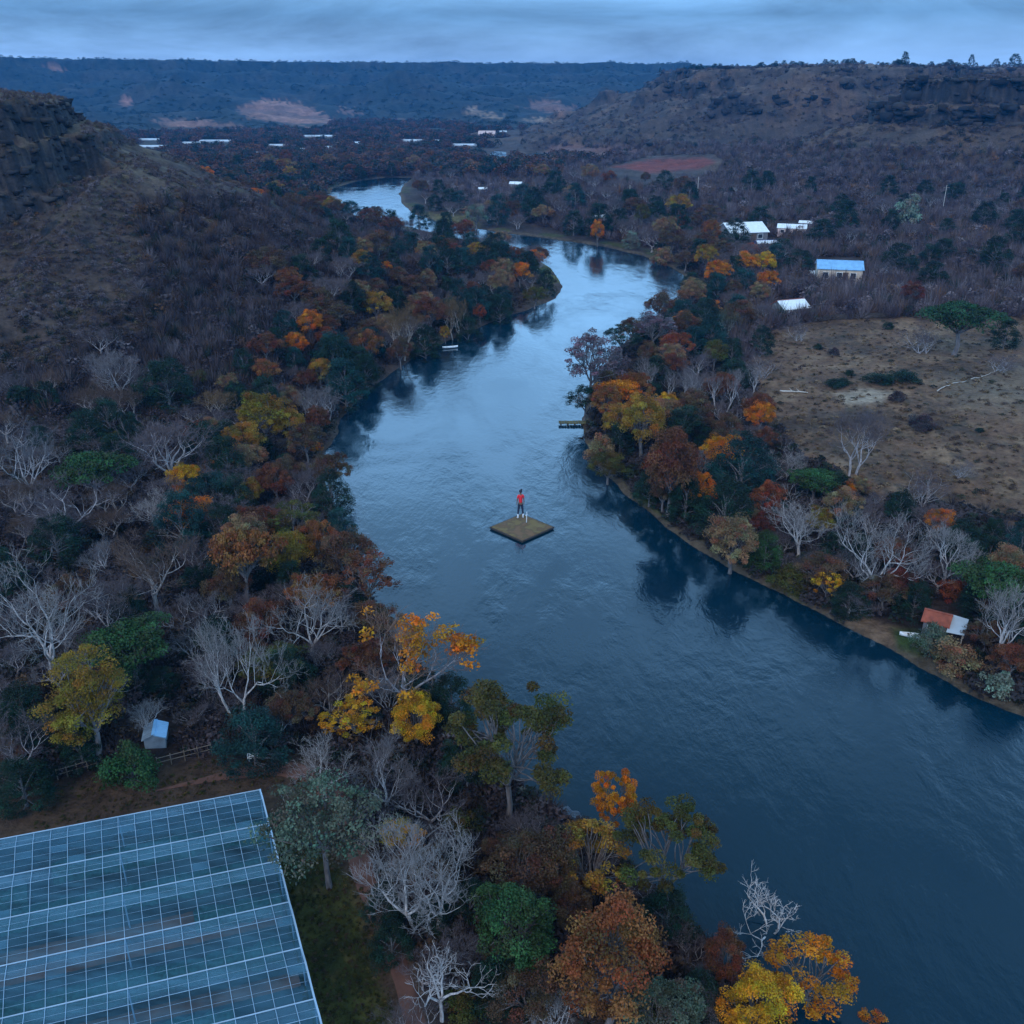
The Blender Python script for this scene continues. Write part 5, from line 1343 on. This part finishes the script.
# trees on the right skyline
sky_pts_ = [(778,124),(912,122)]
for px, w_, h_, lb in [(901,5.5,7.5,'tallest round-headed tree on the right skyline'),(967,5,8,'slim round-headed tree near the right end of the skyline'),(1010,9,8,'broad dark tree clump on the skyline at the right edge'),(992,6,5,'dark bush on the skyline left of the broad clump')]:
    Yd = np.linspace(380, 1000, 500); Xd = (px-512)/F*(Yd*cP)
    Zd = height(Xd, Yd); q = project(Xd, Yd, Zd)[1]; i = int(np.argmin(q))
    put_tree('dense', Xd[i], Yd[i], Zd[i], w_, h_, 'dark', lb, None)
for i in range(70):
    px = random.uniform(655, 1024); Yd = np.linspace(380, 1000, 300); Xd = (px-512)/F*(Yd*cP)
    Zd = height(Xd, Yd); q = project(Xd, Yd, Zd)[1]; j = int(np.argmin(q))
    w_ = random.uniform(2, 6)
    put_tree('dense', Xd[j], Yd[j], Zd[j]-.3, w_, random.uniform(1.5, 4), 'dark', 'small dark bush in the row along the right skyline', 'small bushes along the right skyline')

# ------------------------------------------------------------------ brush and undergrowth: uncountable
def tuft(seed, n, size, up, thin, spread=.5):
    r = np.random.default_rng(seed)
    V = []
    for i in range(n):
        az = r.uniform(0, 6.28); el = r.uniform(.1, 1.5); d = np.array([math.cos(az)*math.cos(el), math.sin(az)*math.cos(el), math.sin(el)])
        rr = r.uniform(.3, 1)**.5
        p = d*rr*np.array([spread, spread, up])
        if thin:   # twigs fan out from the base
            p0 = p*r.uniform(.1, .5); side = np.cross(d, r.normal(size=3)); side /= np.linalg.norm(side)
            V += [p0-side*size, p0+side*size, p*1.15+side*size*.2]
        else:
            a = r.normal(size=3); a /= np.linalg.norm(a); b = np.cross(a, r.normal(size=3)); b /= np.linalg.norm(b)
            V += [p+a*size, p-a*size*.5+b*size*.7, p-a*size*.5-b*size*.7]
    return np.array(V)
T_leafy = [tuft(i, 44, .16, .8, False) for i in range(8)]
T_fine = [tuft(40+i, 84, .085, .8, False) for i in range(8)]
T_twig = [tuft(20+i, 60, .016, 1.0, True) for i in range(8)]
def scatter(name, label, n, zones, palette, wrange, hrange, twig=.5, cond=None, rmin=20, rmax=900, excl=None, clump=.0):
    """n tufts placed evenly over the view of a zone"""
    Vs, Cs = [], []; got = 0; rep = 0
    allow = zones
    while got < n and rep < 60:
        rep += 1
        B = 6000
        A = RNG.uniform(math.radians(-33), math.radians(33), B); R = np.exp(RNG.uniform(math.log(rmin), math.log(rmax), B))
        X = np.sin(A)*R; Y = np.cos(A)*R; Z, wh, dd = height(X, Y, True)
        qx, qy = project(X, Y, Z)
        m = np.zeros(B, bool)
        for z in allow: m |= inpoly(qx, qy, z)
        for z in (excl or [])+STRUCT_PX: m &= ~inpoly(qx, qy, z)
        m &= dd > .5
        if cond is not None: m &= cond(X, Y, Z, wh, dd)
        if clump: m &= (fbm(X, Y, 11, 3, 91) > -.15+clump*RNG.uniform(-1, 1, B))
        idx = np.nonzero(m)[0][:n-got]; got += len(idx)
        for i in idx:
            t = (T_twig if RNG.random() < twig else (T_fine if wrange[1] > 2.1 or name == 'hill_brush' else T_leafy))[RNG.integers(8)]
            w_ = RNG.uniform(*wrange); h_ = RNG.uniform(*hrange)*w_
            a = RNG.uniform(0, 6.28); ca, sa = math.cos(a)*w_, math.sin(a)*w_
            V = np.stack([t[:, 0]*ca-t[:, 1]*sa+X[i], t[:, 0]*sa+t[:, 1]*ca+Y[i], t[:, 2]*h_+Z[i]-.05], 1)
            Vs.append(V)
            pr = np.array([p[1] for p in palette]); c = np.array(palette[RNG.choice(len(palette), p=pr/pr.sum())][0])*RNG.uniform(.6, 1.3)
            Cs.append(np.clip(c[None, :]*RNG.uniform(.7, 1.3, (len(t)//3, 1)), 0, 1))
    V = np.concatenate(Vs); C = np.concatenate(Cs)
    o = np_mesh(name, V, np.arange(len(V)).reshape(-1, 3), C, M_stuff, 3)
    tag(o, label, None, None, 'stuff'); print(name, got, len(V)//3)
ALL = [[(-60,-200),(1084,-200),(1084,1100),(-60,1100)]]
FIELD = [(748,350),(775,332),(830,322),(900,320),(1100,316),(1100,545),(1000,512),(930,495),(870,495),(800,452),(768,418),(757,390)]
YARD = [(-60,800),(60,775),(160,760),(320,748),(360,800),(380,860),(430,960),(450,1100),(-60,1100)]
mauve = [((.125,.094,.098),3),((.088,.064,.072),3),((.165,.13,.135),1.6),((.11,.068,.052),1.8),((.028,.040,.030),.9),((.16,.08,.045),.25)]
REDF = [[(606,167),(655,156),(715,155),(728,164),(700,180),(650,188),(606,178)],[(548,146),(612,150),(606,164),(548,164)]]
FARF = [[(230,96),(310,92),(380,132),(330,136),(230,115)],[(145,117),(265,130),(225,136),(145,136)],[(115,95),(136,95),(136,108),(115,108)],[(42,64),(75,64),(70,72),(42,72)],[(518,95),(580,97),(570,125),(518,125)],[(465,104),(510,115),(500,123),(465,115)]]
scatter('hill_brush','low brown and mauve scrub covering the left hill', 15000, [[(-60,60),(80,60),(330,250),(340,400),(100,470),(-60,440)]], mauve+[((.13,.10,.06),1.5)], (.5,1.5), (.35,.75), .4, cond=lambda X,Y,Z,wh,dd: (wh==1), rmin=70, rmax=330, clump=.5, excl=[[(-60,104),(70,106),(84,140),(66,175),(40,200),(-60,215)]])
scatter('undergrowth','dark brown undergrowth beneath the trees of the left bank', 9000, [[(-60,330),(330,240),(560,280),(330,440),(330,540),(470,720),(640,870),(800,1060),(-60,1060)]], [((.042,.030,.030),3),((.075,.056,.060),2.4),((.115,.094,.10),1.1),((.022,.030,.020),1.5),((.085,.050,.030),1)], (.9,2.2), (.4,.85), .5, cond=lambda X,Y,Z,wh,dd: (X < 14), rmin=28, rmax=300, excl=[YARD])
scatter('thicket','bare mauve thicket covering the valley floor between river and right hills', 12000, [[(540,140),(1084,150),(1084,322),(900,318),(830,320),(770,330),(745,390),(720,300),(690,255),(560,232)],[(410,176),(440,160),(560,150),(560,232),(490,214),(430,205)]], mauve, (2.2,4.6), (.55,.95), .85, rmin=130, rmax=720, excl=[FIELD]+REDF)
scatter('thicket','bare mauve thicket between the left hill and the riverside trees', 4500, [[(140,200),(330,200),(420,222),(470,245),(480,275),(400,330),(330,400),(240,400),(150,400),(60,420),(0,440),(0,380),(140,330)]], [(tuple(v*.7 for v in c), w) for c, w in mauve], (1.9,3.6), (.5,.85), .88, cond=lambda X,Y,Z,wh,dd: dd > 9, rmin=90, rmax=420)
scatter('hill_brush','dark scrub covering the right hills', 9000, [[(520,60),(1084,55),(1084,240),(520,165)]], [((.08,.063,.07),3),((.035,.04,.038),2.2),((.12,.088,.085),2),((.15,.10,.07),1)], (1.6,4.2), (.3,.7), .3, cond=lambda X,Y,Z,wh,dd: (wh==2)|(wh==3), rmin=200, rmax=950, clump=.5, excl=REDF)
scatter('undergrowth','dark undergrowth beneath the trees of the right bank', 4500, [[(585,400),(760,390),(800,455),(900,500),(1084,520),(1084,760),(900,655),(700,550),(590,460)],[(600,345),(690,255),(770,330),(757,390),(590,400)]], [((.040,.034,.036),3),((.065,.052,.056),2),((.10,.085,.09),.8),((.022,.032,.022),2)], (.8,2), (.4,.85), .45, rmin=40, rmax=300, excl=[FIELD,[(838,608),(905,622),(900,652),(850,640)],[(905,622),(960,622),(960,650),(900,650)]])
scatter('dry_grass','tufts of dry grass and low brush on the brown field', 2600, [FIELD], [((.17,.11,.06),3),((.085,.055,.04),2.5),((.23,.16,.10),1),((.045,.045,.028),1)], (.35,1.1), (.2,.5), .6, rmin=60, rmax=260)
scatter('far_woods','far-off woods of rust and dark green filling the valley before the plateau', 9000, [[(110,135),(560,125),(560,180),(420,176),(340,183),(300,240),(180,200)],[(330,120),(620,130),(620,165),(330,165)]], [((.10,.045,.03),2.2),((.024,.036,.028),3.2),((.085,.06,.055),2),((.14,.06,.03),.7)], (4.5,9), (.45,.8), .12, cond=lambda X,Y,Z,wh,dd: (wh==0)&(dd>3), rmin=330, rmax=1300)
scatter('plateau_trees','tiny dark trees scattered on the rim and slopes of the far plateau', 5000, [[(-60,50),(700,55),(700,140),(-60,140)]], [((.022,.034,.026),3),((.04,.045,.03),1)], (4,8), (.3,.55), 0, cond=lambda X,Y,Z,wh,dd: (wh==4), rmin=850, rmax=2300, clump=.4, excl=FARF)
scatter('grass','rough grass tufts and fallen leaves beside the glasshouse', 2600, [[(270,850),(318,835),(372,900),(392,1010),(400,1080),(320,1080)],[(-20,800),(60,785),(160,765),(300,755),(330,790),(260,785),(0,838),(-20,845)]], [((.045,.05,.014),3),((.085,.075,.02),1.6),((.12,.085,.03),.6),((.09,.055,.035),1.5)], (.10,.30), (.5,1.0), .6, rmin=26, rmax=80)

# broken rock on the cliffs
def rubble(name, label, n, zone, smin, wr, rmin, rmax, cols):
    Vs, Cs, Fs = [], [], []; got = 0; rep = 0; nv = 0
    base = np.array([(-1,-1,-1),(1,-1,-1),(1,1,-1),(-1,1,-1),(-1,-1,1),(1,-1,1),(1,1,1),(-1,1,1)], float)*.5
    fq = np.array([(3,2,1,0),(4,5,6,7),(0,1,5,4),(1,2,6,5),(2,3,7,6),(3,0,4,7)])
    while got < n and rep < 60:
        rep += 1; B = 5000
        A = RNG.uniform(math.radians(-32), math.radians(32), B); R_ = np.exp(RNG.uniform(math.log(rmin), math.log(rmax), B))
        X = np.sin(A)*R_; Y = np.cos(A)*R_; Z, wh, dd = height(X, Y, True)
        e_ = 1.5; sl = np.hypot((height(X+e_, Y)-height(X-e_, Y)), (height(X, Y+e_)-height(X, Y-e_)))/(2*e_)
        qx, qy = project(X, Y, Z); m = inpoly(qx, qy, zone) & (wh > 0) & (sl > smin)
        for i in np.nonzero(m)[0][:n-got]:
            got += 1; s_ = wr[0]+(wr[1]-wr[0])*RNG.random()**3; v = base*RNG.uniform(.5, 1.3, (8, 3))*np.array([s_*RNG.uniform(1,2.4), s_*1.1, s_*RNG.uniform(.35,.9)])
            a = RNG.uniform(0, 6.28); v = np.stack([v[:, 0]*math.cos(a)-v[:, 1]*math.sin(a), v[:, 0]*math.sin(a)+v[:, 1]*math.cos(a), v[:, 2]], 1)
            Vs.append(v+np.array([X[i], Y[i], Z[i]+RNG.uniform(-.1,.3)*s_])); Fs.append(fq+nv); nv += 8
            Cs.append(np.tile(np.array(cols[RNG.integers(len(cols))])*RNG.uniform(.6, 1.4), (6, 1)))
    o = np_mesh(name, np.concatenate(Vs), np.concatenate(Fs), np.concatenate(Cs), M_stuff, 4); tag(o, label, None, None, 'stuff'); print(name, got)
rubble('broken_rock', 'broken dark rock ledges on the cliff of the left hill', 450, [(-60,85),(75,95),(98,150),(70,200),(30,235),(-60,250)], 1.0, (.2,1.2), 110, 230, [(.018,.019,.024),(.028,.027,.03),(.05,.042,.038)])
rubble('broken_rock', 'broken dark rock ledges along the right hills', 1100, [(650,60),(1084,55),(1084,190),(780,190),(640,140)], 1.0, (.6,3.6), 250, 850, [(.022,.023,.027),(.035,.032,.034),(.05,.042,.038)])
